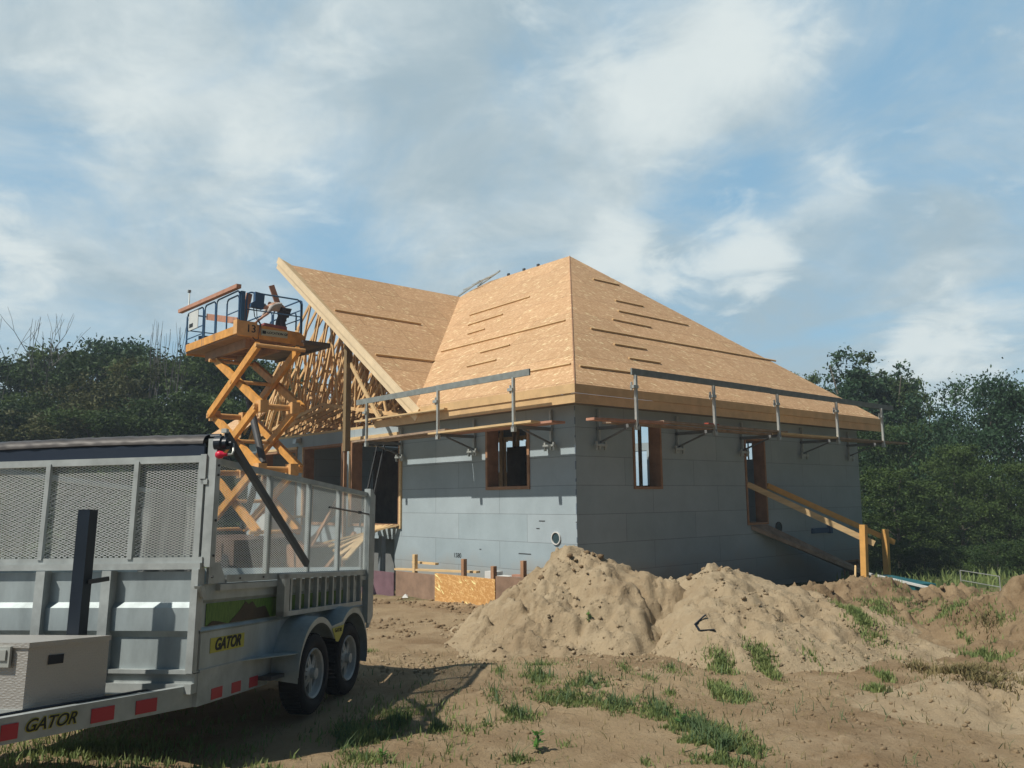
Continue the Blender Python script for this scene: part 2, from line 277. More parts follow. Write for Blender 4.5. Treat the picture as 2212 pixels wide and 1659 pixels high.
def text(s, size, M, m, parent, name='lettering', depth=.002, shear=0., bold=0.):
    cu = bpy.data.curves.new(name, 'FONT'); cu.body = s; cu.size = size; cu.extrude = depth; cu.shear = shear; cu.offset = bold; cu.align_x = 'CENTER'; cu.align_y = 'CENTER'
    tmp = bpy.data.objects.new('tmp', cu); COL.objects.link(tmp); dg = bpy.context.evaluated_depsgraph_get(); dg.update()
    me = bpy.data.meshes.new_from_object(tmp.evaluated_get(dg)); bpy.data.objects.remove(tmp); bpy.data.curves.remove(cu)
    me.transform(M); fr, og = FR[parent.name]; me.transform(Matrix.Translation(-og)); me.materials.clear(); me.materials.append(m); me.name = name
    o = bpy.data.objects.new(name, me); COL.objects.link(o); o.parent = parent; FR[o.name] = (fr, og); return o
def axesM(o, x, y, z): return Matrix(((x[0], y[0], z[0], o[0]), (x[1], y[1], z[1], o[1]), (x[2], y[2], z[2], o[2]), (0, 0, 0, 1)))
# numpy value noise
def vnoise(x, y, seed=0):
    xi = np.floor(x).astype(np.int64); yi = np.floor(y).astype(np.int64); fx = x-xi; fy = y-yi; fx = fx*fx*(3-2*fx); fy = fy*fy*(3-2*fy)
    def h(a, b):
        n = (a*374761393 + b*668265263 + seed*982451653) & 0x7fffffff; n = ((n ^ (n >> 13))*1274126177) & 0x7fffffff; n = n ^ (n >> 16); return (n & 0xffff)/65535.
    return (h(xi, yi)*(1-fx)+h(xi+1, yi)*fx)*(1-fy)+(h(xi, yi+1)*(1-fx)+h(xi+1, yi+1)*fx)*fy
def fbm(x, y, oct=5, seed=0, g=.5):
    s = 0; a = 1; t = 0
    for i in range(oct): s = s+a*vnoise(x*2**i+i*17.3, y*2**i-i*9.1, seed+i); t += a; a *= g
    return s/t
# ---------------------------------------------------------------- ground
def ghz(x, y):
    x = np.asarray(x, float); y = np.asarray(y, float)
    base = np.interp(y, [-20, 8, 18, 26, 60, 400], [.27, .26, .0, -.28, -.35, -.35])
    near = np.clip((30-y)/20, 0, 1)
    b = (fbm(x*.55+3, y*.55+8, 4, 3)-.5)*.16 + (fbm(x*3.1, y*3.1, 4, 11)-.5)*.045*near
    clod = np.clip(fbm(x*1.1+40, y*1.1, 3, 31)-.5, 0, 1)*3
    b = b + clod*np.abs(fbm(x*7, y*7, 3, 41)-.5)*.22*near
    # wheel ruts winding past the right side
    rx = 5.0+1.3*np.sin((y-9)*.45); b = b - .05*np.exp(-((x-rx)/.32)**2)*near
    return base+b
def gz(x, y): return float(ghz(x, y))
xs = np.concatenate([[-110, -80, -60, -40, -28, -20, -15, -12], np.arange(-10, -4, .25), np.arange(-4, 7.5, .05), np.arange(7.5, 16, .25), [17, 20, 26, 36, 60, 80, 110]])
ys = np.concatenate([[-40, -25, -12, -4, 0, 2, 3], np.arange(4, 5, .25), np.arange(5, 13, .05), np.arange(13, 20, .09), np.arange(20, 32, .5), [34, 38, 44, 52, 65, 90, 150]])
def grid_mesh(name, xs, ys, zf, m, keep=None):
    XX, YY = np.meshgrid(xs, ys); ZZ = zf(XX, YY); nx, ny = len(xs), len(ys)
    V = np.stack([XX, YY, ZZ], -1).reshape(-1, 3); i = np.arange((nx)*(ny)).reshape(ny, nx)
    Q = np.stack([i[:-1, :-1], i[:-1, 1:], i[1:, 1:], i[1:, :-1]], -1).reshape(-1, 4)
    if keep is not None:
        k = keep(XX, YY, ZZ).reshape(-1)[Q].any(1); Q = Q[k]; used = np.unique(Q); mp = -np.ones(len(V), int); mp[used] = np.arange(len(used)); V = V[used]; Q = mp[Q]
    return np_mesh(name, V, Q, m, smooth=True)
def np_mesh(name, V, Q, m, smooth=False, vn=4):
    me = bpy.data.meshes.new(name); V = np.ascontiguousarray(V, np.float32); Q = np.ascontiguousarray(Q, np.int32)
    me.vertices.add(len(V)); me.vertices.foreach_set('co', V.ravel()); me.loops.add(Q.size); me.loops.foreach_set('vertex_index', Q.ravel())
    me.polygons.add(len(Q)); me.polygons.foreach_set('loop_start', np.arange(len(Q), dtype=np.int32)*Q.shape[1])
    me.update(calc_edges=True); me.validate()
    if smooth: me.polygons.foreach_set('use_smooth', np.ones(len(me.polygons), bool))
    me.materials.append(m); o = bpy.data.objects.new(name, me); COL.objects.link(o); return o
def soil(name, base, dark, light, gscale=1., grass=False):
    m = bpy.data.materials.new(name); m.use_nodes = True; t = m.node_tree; p = t.nodes['Principled BSDF']; p.inputs['Roughness'].default_value = .95; p.inputs['Specular IOR Level'].default_value = .1; L = t.links.new
    g = t.nodes.new('ShaderNodeNewGeometry')
    def nz(s, d, r=.6):
        n = t.nodes.new('ShaderNodeTexNoise'); n.inputs['Scale'].default_value = s; n.inputs['Detail'].default_value = d; n.inputs['Roughness'].default_value = r; L(g.outputs['Position'], n.inputs['Vector']); return n.outputs['Fac']
    def rmp(s, a, b, lo=0, hi=1):
        n = t.nodes.new('ShaderNodeMapRange'); L(s, n.inputs[0]); n.inputs[1].default_value = a; n.inputs[2].default_value = b; n.inputs[3].default_value = lo; n.inputs[4].default_value = hi; return n.outputs[0]
    def mix(f, a, b):
        x = t.nodes.new('ShaderNodeMix'); x.data_type = 'RGBA'; L(f, x.inputs[0])
        for i, c in ((6, a), (7, b)):
            if isinstance(c, tuple): x.inputs[i].default_value = (*c, 1)
            else: L(c, x.inputs[i])
        return x.outputs[2]
    c = mix(rmp(nz(.55*gscale, 8), .42, .66), base, dark)
    c = mix(rmp(nz(2.3*gscale, 7, .7), .48, .72, 0, .7), c, light)
    c = mix(rmp(nz(38, 3), .58, .78, 0, .35), c, tuple(k*.5 for k in dark))
    if grass:
        s = t.nodes.new('ShaderNodeSeparateXYZ'); L(g.outputs['Position'], s.inputs[0])
        a = t.nodes.new('ShaderNodeMath'); a.operation = 'MULTIPLY_ADD'; L(nz(.35, 5), a.inputs[0]); a.inputs[1].default_value = 14; L(s.outputs[1], a.inputs[2])
        c = mix(rmp(a.outputs[0], 25.5, 29), c, mix(nz(9, 4), (.05, .085, .025), (.10, .11, .045)))
    L(c, p.inputs['Base Color'])
    b = t.nodes.new('ShaderNodeBump'); b.inputs['Strength'].default_value = .85; b.inputs['Distance'].default_value = .05; L(nz(17, 8, .75), b.inputs['Height']); L(b.outputs[0], p.inputs['Normal'])
    return m
SOIL = soil('sandy_ground', (.335, .25, .152), (.225, .155, .09), (.41, .32, .21), grass=True)
SAND = soil('pale_sand', (.385, .305, .20), (.31, .235, .148), (.44, .36, .245), 1.6)
DIRT = soil('brown_dirt', (.275, .20, .12), (.175, .12, .07), (.35, .265, .165), 1.8)
gr = grid_mesh('ground', xs, ys, ghz, SOIL); tag(gr, kind='structure')
# piles
def cone(x, y, cx, cy, H, rx0, rx1, ry0, ry1, p=1.15, seed=0, wob=.2):
    dx = x-cx; dy = y-cy; ax = np.where(dx < 0, rx0, rx1); ay = np.where(dy < 0, ry0, ry1)
    th = np.arctan2(dy, dx); w = 1+wob*(vnoise(np.cos(th)*2+5, np.sin(th)*2+5, seed)-.5)*2
    r = np.sqrt((dx/ax)**2+(dy/ay)**2)/w; r = np.sqrt(r*r+.006)-.078*np.exp(-r*6)
    return H*(1-np.clip(r, 0, 2.4)**p)
def pile(name, label, peaks, box, step, m, rough, seed, cat='sand pile'):
    def zf(x, y):
        X_, Y_ = x, y; x = x+(fbm(X_*1.4+5, Y_*1.4, 4, seed+50)-.5)*.75*min(1, rough*2); y = y+(fbm(X_*1.4, Y_*1.4+9, 4, seed+60)-.5)*.75*min(1, rough*2)
        h = None
        for pk in peaks: c = cone(x, y, *pk, seed=seed+int(pk[0]*10)); h = c if h is None else np.maximum(h, c)
        env = np.clip(h/.25, 0, 1)
        lumps = np.abs(fbm(x*4.5, y*4.5, 4, seed+5)-.5)*2; big = fbm(x*1.3, y*1.3, 4, seed+9)-.5; fine = fbm(x*14, y*14, 3, seed+2)-.5
        pits = np.clip(fbm(x*2.6+9, y*2.6+4, 3, seed+77)-.62, 0, 1)
        sc_ = fbm(X_*1.5+seed, Y_*2.1+4, 4, seed+88); scarp = np.clip((sc_-.50)/.035, 0, 1)-.5; sc2 = np.clip((fbm(X_*3.3+seed, Y_*4.2, 3, seed+99)-.55)/.03, 0, 1)
        h = h + env*(big*.34*rough + (lumps-.25)*.20*rough + fine*.15*rough+(np.abs(fbm(X_*9, Y_*9, 3, seed+21)-.5)-.12)*.16*rough - pits*.9*rough - scarp*.26*rough - sc2*.14*rough)
        x, y = X_, Y_
        return ghz(x, y)+np.maximum(h, -.4)
    xs = np.arange(box[0], box[1], step); ys = np.arange(box[2], box[3], step)
    o = grid_mesh(name, xs, ys, zf, m, keep=lambda X, Y, Z: Z > ghz(X, Y)-.06)
    tag(o, label, cat); return zf
pa = pile('sand_pile', 'tallest sand pile, with a crumbling peak in front of the house corner', [(.80, 12.9, 1.24, 1.75, 2.3, 2.4, 2.2), (1.15, 13.2, 1.02, 1.2, 1.2, 1.5, 1.6), (2.0, 13.0, .75, 1.4, 1.4, 2.2, 1.5)], (-1.9, 4.2, 9.8, 15.6), .035, SAND, .55, 3)
pb = pile('sand_pile', 'smooth rounded sand pile before the shaded wall, right of the crumbling peak', [(2.75, 12.7, .97, 1.2, 2.9, 3.0, 2.0), (3.5, 12.2, .68, 1.8, 2.2, 2.5, 1.8)], (.9, 6.2, 9.0, 15), .04, SAND, .32, 23)
pc = pile('dirt_berm', 'low lumpy brown dirt berm between the sand piles and the wooden ramp', [(4.9, 14.6, .48, 1.5, 1.5, 1.3, 1.3), (6.6, 16.4, .5, 1.6, 1.6, 1.2, 1.2), (5.6, 13.4, .28, 1.4, 1.6, 1.3, 1.4), (8.4, 16.6, .26, 2, 2.2, 1.2, 1.2)], (3, 11.2, 11.2, 18.2), .055, DIRT, .75, 43, 'dirt heap')
pd = pile('dirt_pile', 'brown dirt pile rising at the right edge of the photo', [(8.5, 11.6, 1.35, 2.7, 3, 2.5, 3), (5.9, 10.6, .26, .9, 1.6, .7, 1.0), (6.3, 9.9, .2, .7, 1.2, .6, .8)], (4.4, 11.5, 8.2, 14.8), .05, DIRT, .5, 63, 'dirt heap')
pe = pile('sand_mound', 'low pale sand mound with dry grass in the right foreground', [(4.7, 8.0, .22, 1.5, 2.4, .9, 1.3)], (2.6, 7.4, 6.4, 9.8), .04, SAND, .35, 83)
def topz(x, y):
    z = ghz(x, y)
    for f, b in ((pa, (-1.9, 4.2, 9.8, 15.6)), (pb, (.9, 6.2, 9.0, 15)), (pc, (3, 11.2, 11.2, 18.2)), (pd, (4.4, 11.5, 8.2, 14.8)), (pe, (2.6, 7.4, 6.4, 9.8))):
        inside = (x > b[0]) & (x < b[1]) & (y > b[2]) & (y < b[3]); z = np.where(inside, np.maximum(z, f(x, y)), z)
    return z
rng = np.random.default_rng(5)
# crumbs of earth
def clods(name, n, box, smin, smax, m, label, thr=.5):
    x = rng.uniform(box[0], box[1], n*3); y = rng.uniform(box[2], box[3], n*3); k = fbm(x*1.2+3, y*1.2+7, 3, 77) > thr; x = x[k][:n]; y = y[k][:n]; n = len(x)
    z = topz(x, y); s = smin+(smax-smin)*rng.random(n)**6
    ico = np.array([(0, 0, 1), (.89, 0, .45), (.28, .85, .45), (-.72, .53, .45), (-.72, -.53, .45), (.28, -.85, .45), (.72, .53, -.45), (-.28, .85, -.45), (-.89, 0, -.45), (-.28, -.85, -.45), (.72, -.53, -.45), (0, 0, -1)])
    ft = np.array([(0, 1, 2), (0, 2, 3), (0, 3, 4), (0, 4, 5), (0, 5, 1), (1, 6, 2), (2, 7, 3), (3, 8, 4), (4, 9, 5), (5, 10, 1), (2, 6, 7), (3, 7, 8), (4, 8, 9), (5, 9, 10), (1, 10, 6), (11, 7, 6), (11, 8, 7), (11, 9, 8), (11, 10, 9), (11, 6, 10)])
    V = ico[None]*(1+.5*(rng.random((n, 12, 1))-.5))*s[:, None, None]*np.array([1, 1, .75])*(1+.5*(rng.random((n, 1, 3))-.5)); V[:, :, 0] += x[:, None]; V[:, :, 1] += y[:, None]; V[:, :, 2] += (z+s*.2)[:, None]
    T = (ft[None]+np.arange(n)[:, None, None]*12).reshape(-1, 3); o = np_mesh(name, V.reshape(-1, 3), T, m); tag(o, label, 'earth crumbs', kind='stuff')
clods('earth_crumbs', 4200, (-1.6, 5.2, 9.6, 14), .003, .036, SAND, 'loose sandy crumbs strewn over the sand piles', .48)
clods('earth_crumbs', 5200, (-3.5, 10, 12.5, 19), .006, .06, DIRT, 'brown dirt clods scattered on the berm and the yard behind', .47)
clods('earth_crumbs', 2600, (-2.5, 7, 5.6, 10), .004, .028, SOIL, 'small pebbles and crumbs on the near sandy ground', .5)
# grass
def blades(name, label, pts, h, m, w=.007, lean=.55, kind='stuff', cat='grass'):
    x, y = pts[:, 0], pts[:, 1]; n = len(x); z = topz(x, y); H = h*(.4+.9*rng.random(n)); a = rng.uniform(0, 2*np.pi, n); b = a+np.pi/2+rng.normal(0, .4, n); ln = lean*rng.random(n)*H*1.3; W_ = w*(.6+.8*rng.random(n))
    P = lambda t, s: np.stack([x+np.cos(a)*s*W_+np.cos(b)*ln*t**2, y+np.sin(a)*s*W_+np.sin(b)*ln*t**2, z+H*t*(1-.12*t)-.005], -1)
    V = np.stack([P(0, -1), P(0, 1), P(.5, .8), P(.5, -.8), P(1., .08), P(1., -.08)], 1).reshape(-1, 3)
    o6 = np.arange(n)[:, None]*6; Q = np.concatenate([o6+np.array([0, 1, 2, 3]), o6+np.array([3, 2, 4, 5])]); o = np_mesh(name, V, Q, m); tag(o, label, cat, kind=kind); return o
def patch(cx, cy, rx, ry, n, ang=0.):
    a = rng.uniform(0, 2*np.pi, n*2); r = np.abs(rng.normal(0, .62, n*2)); X = np.cos(a)*r; Y = np.sin(a)*r; x = cx+X*rx; y = cy+Y*ry
    k = (r + (fbm(x*5, y*5, 3, 19)-.5)*3.2) < 1.0; return np.stack([x[k], y[k]], -1)[:n]
def gpix(px, py, z=None):
    y = 9.
    for _ in range(6):
        zz_ = np.interp(y, [-20, 8, 18, 26, 60], [.27, .26, 0, -.28, -.35]); p = hit(px, py, (0, 0, float(zz_)), (0, 0, 1)); y = p.y
    return p
GRASS = mat('green_grass', (.11, .18, .055), .65, col2=(.27, .31, .11), vscale=6, coord='Object', backlit=.3)
GRASSB = mat('blue_green_grass', (.06, .12, .05), .65, col2=(.12, .17, .07), vscale=9, backlit=.3)
DRY = mat('dry_grass', (.24, .18, .09), .8, col2=(.12, .12, .045), vscale=7, backlit=.2)
def B5(x, y): return ((900+x/2.0109)*.81, (1640+y/2.0109)*.81)
def B6(x, y): return ((1900+x/2.662)*.81, (1250+y/2.662)*.81)
pl = []
for cx, cy, rx, ry, n in [(1080, 340, 130, 55, 1500), (1350, 395, 180, 60, 2000), (1540, 300, 60, 45, 260), (1670, 355, 50, 40, 160), (1090, 262, 180, 26, 420), (870, 305, 60, 30, 260), (1240, 480, 260, 60, 3000), (960, 550, 130, 42, 1500), (840, 470, 60, 50, 240),
                          (1500, 500, 150, 45, 1600), (1720, 530, 130, 65, 2000), (1930, 640, 190, 110, 5200), (2080, 740, 220, 110, 6000), (2150, 450, 110, 45, 1100), (2060, 300, 90, 35, 600), (1800, 310, 70, 40, 320), (1780, 435, 50, 25, 160), (330, 620, 120, 36, 800), (540, 640, 70, 36, 500), (220, 690, 160, 50, 1000),
                          (970, 790, 80, 26, 260), (60, 690, 150, 80, 1400), (150, 790, 200, 40, 600), (800, 600, 60, 30, 110), (1220, 700, 120, 60, 60), (1650, 790, 110, 40, 70), (600, 740, 60, 50, 50), (700, 640, 40, 40, 80), (180, 185, 60, 25, 90)]:
    a = gpix(*B5(cx-rx, cy)); b = gpix(*B5(cx+rx, cy)); c = gpix(*B5(cx, cy-ry)); d = gpix(*B5(cx, cy+ry)); pl.append(patch((a.x+b.x)/2, (c.y+d.y)/2, (b.x-a.x)/2, (c.y-d.y)/2, n))
P0 = np.concatenate(pl); blades('grass', 'green grass patches growing through the sand in the foreground', P0, .042, GRASS, .0042)
sel = P0[rng.random(len(P0)) < .045]; blades('grass', 'longer blue green blades standing out of the foreground grass', sel, .13, GRASSB, .005, .9)
pl = []
for cx, cy, rx, ry, n in [(70, 1440, 90, 45, 500), (380, 1440, 120, 70, 1300), (1050, 1260, 120, 80, 1600), (1200, 1160, 130, 45, 900), (1550, 1050, 330, 65, 3600), (1700, 1150, 180, 50, 800), (1230, 1480, 50, 40, 200), (1160, 1580, 60, 40, 300), (80, 1600, 110, 60, 800), (1930, 1330, 170, 36, 600), (1900, 900, 500, 45, 2600), (1560, 870, 260, 28, 900), (1100, 860, 140, 28, 500), (1080, 945, 120, 22, 300), (700, 1400, 140, 60, 60), (2050, 1230, 90, 50, 160), (1850, 1240, 60, 70, 160), (650, 1010, 60, 40, 120)]:
    a = gpix(*B6(cx-rx, cy)); b = gpix(*B6(cx+rx, cy)); c = gpix(*B6(cx, cy-ry)); d = gpix(*B6(cx, cy+ry)); pl.append(patch((a.x+b.x)/2, (c.y+d.y)/2, (b.x-a.x)/2, (c.y-d.y)/2, n))
blades('grass', 'green grass along the track and lawn on the right of the yard', np.concatenate(pl), .085, GRASS, .007)
pl = [patch(*(lambda a, b, c, d, n: ((a.x+b.x)/2, (c.y+d.y)/2, (b.x-a.x)/2, (c.y-d.y)/2, n))(gpix(*B6(cx-rx, cy)), gpix(*B6(cx+rx, cy)), gpix(*B6(cx, cy-ry)), gpix(*B6(cx, cy+ry)), n)) for cx, cy, rx, ry, n in [(1850, 1590, 230, 70, 1900), (1500, 1430, 120, 60, 260), (1950, 1420, 200, 60, 160), (1960, 1230, 120, 50, 220)]]
blades('dry_grass', 'dry straw coloured grass on the right foreground mound', np.concatenate(pl), .10, DRY, .006, 1.0)
n_ = 2600; pl = np.stack([rng.uniform(-2, 7, n_), rng.uniform(5.6, 11.5, n_)], -1); blades('dry_grass', 'single dry straws and blades strewn over the open sand', pl, .07, DRY, .0035, 1.6)
n_ = 1800; pl = np.stack([rng.uniform(-2, 7, n_), rng.uniform(5.6, 10.5, n_)], -1); pl = pl[fbm(pl[:, 0]*1.3, pl[:, 1]*1.3, 3, 66) > .48]; blades('grass', 'single green blades sprouting from the open sand', pl, .09, GRASSB, .004, 1.2)
pl = [patch(-1.6, 5.6, 1.4, .8, 3800), patch(-3.2, 6.6, 2.2, 1.6, 4200), patch(-1.0, 7.4, 1.0, 1.2, 700)]
blades('grass', 'shaded dark grass around and under the grey trailer', np.concatenate(pl), .075, GRASS, .006)
pl = np.stack([rng.uniform(-9, 26, 9000), rng.uniform(20, 36, 9000)], -1); pl = pl[(pl[:, 0] > 8.0+(pl[:, 1]-20)*.2) | (pl[:, 0] < -9)]
blades('grass', 'long rough grass at the foot of the trees', pl, .3, GRASS, .025)
# ---------------------------------------------------------------- house
house = thing('unfinished_house', 'unfinished house with grey foam walls and a steep bare board roof', 'house', HF, (0, 0, 0))
def wall(name, axis, L0, L1, z0, z1, o0, o1, opens, m=FOAM, parent=house):
    # axis 'u': runs along y (front wall), thickness in x from o0 to o1 ; axis 'v': runs along x
    ls = sorted({L0, L1, *[a for o in opens for a in o[:2]]}); zs = sorted({z0, z1, *[a for o in opens for a in o[2:]]})
    F_ = [[not any(o[0] <= (ls[i]+ls[i+1])/2 <= o[1] and o[2] <= (zs[j]+zs[j+1])/2 <= o[3] for o in opens) for j in range(len(zs)-1)] for i in range(len(ls)-1)]
    P = (lambda l, o, z: Vector((o, l, z))) if axis == 'u' else (lambda l, o, z: Vector((l, o, z)))
    mb = MB(); flip = axis == 'u'
    def q(*pts): mb.add(pts, [(3, 2, 1, 0) if flip else (0, 1, 2, 3)])
    ok = lambda i, j: 0 <= i < len(ls)-1 and 0 <= j < len(zs)-1 and F_[i][j]
    for i in range(len(ls)-1):
        for j in range(len(zs)-1):
            if not F_[i][j]: continue
            a, b, c, d = ls[i], ls[i+1], zs[j], zs[j+1]
            q(P(a, o0, c), P(b, o0, c), P(b, o0, d), P(a, o0, d)); q(P(b, o1, c), P(a, o1, c), P(a, o1, d), P(b, o1, d))
            if not ok(i-1, j): q(P(a, o1, c), P(a, o0, c), P(a, o0, d), P(a, o1, d))
            if not ok(i+1, j): q(P(b, o0, c), P(b, o1, c), P(b, o1, d), P(b, o0, d))
            if not ok(i, j-1): q(P(a, o1, c), P(b, o1, c), P(b, o0, c), P(a, o0, c))
            if not ok(i, j+1): q(P(a, o0, d), P(b, o0, d), P(b, o1, d), P(a, o1, d))
    return mb.build(name, m, parent)
FRONT = [(1.40, 2.90, 2.35, 3.80), (6.46, 8.98, 1.43, 3.84), (9.46, 11.86, 1.43, 3.80), (12.32, 14.78, 1.43, 3.76), (6.72, 8.98, -.1, 1.12)]
RIGHT = [(1.79, 2.76, 2.33, 3.82), (6.07, 7.0, 1.43, 3.62), (10.75, 11.65, -.3, .30)]
wall('wall', 'u', .3, 15.3, -.6, 4.146, 0, .3, FRONT); wall('wall', 'v', 0, 12.05, -.6, 4.146, 0, .3, RIGHT)
wall('wall', 'u', .3, 15.3, -.6, 4.146, 11.75, 12.05, [(7.9, 8.75, 2.5, 3.86), (3.45, 4.0, 3.35, 3.9)])
wall('wall', 'v', .3, 11.75, -.6, 4.146, 15.0, 15.3, [(7.6, 9.6, 1.43, 3.8)])
MB().box((.3, .3, 1.1), (11.75, 15.0, 1.35)).build('floor_slab', CONC, house)
# opening frames
def frame_open(axis, a, b, c, d, o0=-.03, o1=.31, t=.045, m=BUCK, sill=True):
    P = (lambda l, o, z: (o, l, z)) if axis == 'u' else (lambda l, o, z: (l, o, z)); mb = MB()
    mb.box(P(a, o0, c), P(a+t, o1, d)); mb.box(P(b-t, o0, c), P(b, o1, d)); mb.box(P(a+t, o0, d-t), P(b-t, o1, d))
    if sill: mb.box(P(a+t, o0, c), P(b-t, o1, c+t))
    return mb
for o, sill in zip(FRONT[:4], (True, True, True, True)): frame_open('u', *o, sill=sill, t=.07).build('opening_frame', BUCK, house)
for o in RIGHT: frame_open('v', *o, t=.055).build('opening_frame', BUCK, house)
MB().box((-.05, 6.38, 1.40), (-.0, 6.46, 3.92)).box((-.05, 8.98, 1.40), (0, 9.05, 3.92)).box((-.05, 6.38, 3.84), (0, 9.05, 3.93)).build('opening_trim', WOODN, house)
MB().box((-.045, 12.3, 3.76), (0, 14.8, 3.84)).box((-.045, 14.78, 1.4), (0, 14.84, 3.84)).box((-.045, 11.86, 1.4), (0, 11.92, 3.8)).build('opening_trim', WOODN, house)
for k in range(3): MB().box((11.7, 3.55+k*.14, 3.35), (11.74, 3.58+k*.14, 3.9)).build('window_bar', DARKST, house)
# studs and partitions inside
mb = MB()
for k in range(14): mb.box((3.9, 1.0+k*.6, 1.36), (4.0, 1.04+k*.6, 4.1))
for k in range(12): mb.box((1.0+k*.6, 5.6, 1.36), (1.04+k*.6, 5.7, 4.1))
for k in range(12): mb.box((5.0+k*.5, 9.2, 1.36), (5.04+k*.5, 9.3, 4.1))
mb.bar((1.4, 1.2, 1.6), (2.6, 2.5, 3.9), .1, .05).bar((1.5, 1.5, 1.6), (2.6, 2.7, 3.7), .1, .05).bar((1.2, 1.9, 1.6), (2.4, 2.6, 3.6), .1, .05)
mb.box((5.5, 5.7, 1.36), (5.6, 9.2, 3.0)).build('interior_stud_wall', TRUSS, house)
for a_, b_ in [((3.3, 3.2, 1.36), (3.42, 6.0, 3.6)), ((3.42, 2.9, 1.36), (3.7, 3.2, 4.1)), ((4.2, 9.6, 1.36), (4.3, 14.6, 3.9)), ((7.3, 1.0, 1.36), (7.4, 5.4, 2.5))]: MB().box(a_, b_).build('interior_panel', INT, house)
# fascia & soffit
E0 = -.5375; L1 = 12.05+.5375; HE = 4.409
mb = MB().box((E0-.04, E0-.04, HE-.185), (E0, 5.3, HE-.005)).box((E0, E0-.04, HE-.185), (L1, E0, HE-.005)); mb.build('upper_fascia_board', WOODY, house)
MB().box((E0-.012, E0-.012, HE-.38), (E0+.028, 6.9, HE-.19)).box((E0+.028, E0-.012, HE-.38), (L1, E0+.028, HE-.19)).build('lower_fascia_board', WOODY, house)
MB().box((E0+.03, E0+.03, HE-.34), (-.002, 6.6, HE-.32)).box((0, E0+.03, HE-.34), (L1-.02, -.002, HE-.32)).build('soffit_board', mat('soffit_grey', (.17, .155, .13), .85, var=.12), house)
mb = MB()
for k in range(8): mb.box((E0+.03, 5.5+k*.2, HE-.31), (-.02, 5.54+k*.2, HE-.22))
# roof sheets with uv
def slope_panel(name, pts, ux, uy, th=.024, m=OSB, parent=house):
    pts = [Vector(p) for p in pts]; n = (pts[1]-pts[0]).cross(pts[2]-pts[0]).normalized()
    if n.z < 0: n = -n
    k = len(pts); vs = pts+[p-n*th for p in pts]; fs = [tuple(range(k)), tuple(range(k, 2*k))[::-1]]+[(i, k+i, k+(i+1) % k, (i+1) % k) for i in range(k)]
    me = bpy.data.meshes.new(name); me.from_pydata([tuple(v) for v in vs], [], fs); uv = me.uv_layers.new(name='UVMap'); ux, uy = Vector(ux).normalized(), Vector(uy).normalized()
    for l in me.loops: c = Vector(me.vertices[l.vertex_index].co); uv.data[l.index].uv = (c.dot(ux), c.dot(uy))
    me.materials.append(m); o = bpy.data.objects.new(name, me); COL.objects.link(o); o.parent = parent; FR[o.name] = FR[parent.name] if parent.name in FR else (WF, Vector()); return o
SL = .815; APX = 6.03; HR = HE+SL*(APX-E0)
UR = 5.02; UG = 11.02; HG = HE+SL*(UG-UR)
# local (v,u,z)
apex = (APX, APX, HR)
slope_panel('roof_slope', [(E0-.03, E0-.03, HE-.02), apex, (APX, 9.95, HR-.01), (5.75, 10.6, HR-.23), (5.46, 11.0, HG-.02), (E0-.02, UR, HE-.01)], (0, 1, 0), (1, 0, SL))
slope_panel('roof_slope', [(E0-.03, E0-.03, HE-.02), (L1+.03, E0-.03, HE-.02), apex], (1, 0, 0), (0, 1, SL))
slope_panel('roof_slope', [(L1+.03, E0-.03, HE-.02), (L1+.03, 6.2, HE-.02), (APX+.01, 9.9, HR-.01), apex], (0, 1, 0), (-1, 0, SL))
slope_panel('roof_slope', [(E0+.02, UR, HE+.0), (-1.05, UG, HG), (5.5, UG, HG)], (1, 0, 0), (0, 1, SL))
lip = slope_panel('roof_slope', [(E0, 18.6, 4.5), (E0+1.9, 16.7, 4.5+SL*1.9), (E0+1.9, 15.6, 4.5+SL*1.9), (E0, 15.4, 4.5)], (0, 1, 0), (1, 0, SL)); lip['label'] = 'small left corner of bare roof board behind the scissor arms'
MB().box((E0-.03, 15.4, 4.3), (E0, 18.6, 4.48)).build('upper_fascia_board', WOODY, house)
# hip cap gap line
MB().bar((E0-.03, E0-.03, HE-.01), (APX, APX, HR+.005), .025, .012).build('hip_edge', BUCK, house)
RAKE = mat('cream_rake_lumber', (.74, .60, .40), .75, var=.1, vscale=3)
# rake boards
a0 = Vector((E0-.06, 4.84, HE-.17)); a1 = Vector((-1.42, 11.12, 9.36))
d = (a1-a0).normalized(); nrm = d.cross(Vector((1, 0, 0))).normalized()
if nrm.z < 0: nrm = -nrm
MB().bar(a0+nrm*.05, a1+nrm*.05, .05, .19, nrm).build('rake_board', RAKE, house)
MB().bar(a0+nrm*-.13+Vector((.05, 0, 0)), a1+nrm*-.13+Vector((.05, 0, 0)), .05, .17, nrm).build('rake_board', RAKE, house)
MB().prism([a0+nrm*.14+Vector((.0, 0, 0)), a1+nrm*.14, Vector((-1.03, UG, HG+.02)), Vector((E0+.05, UR, HE+.02))], (0, 0, -.03)).build('rake_soffit', WOODN, house)
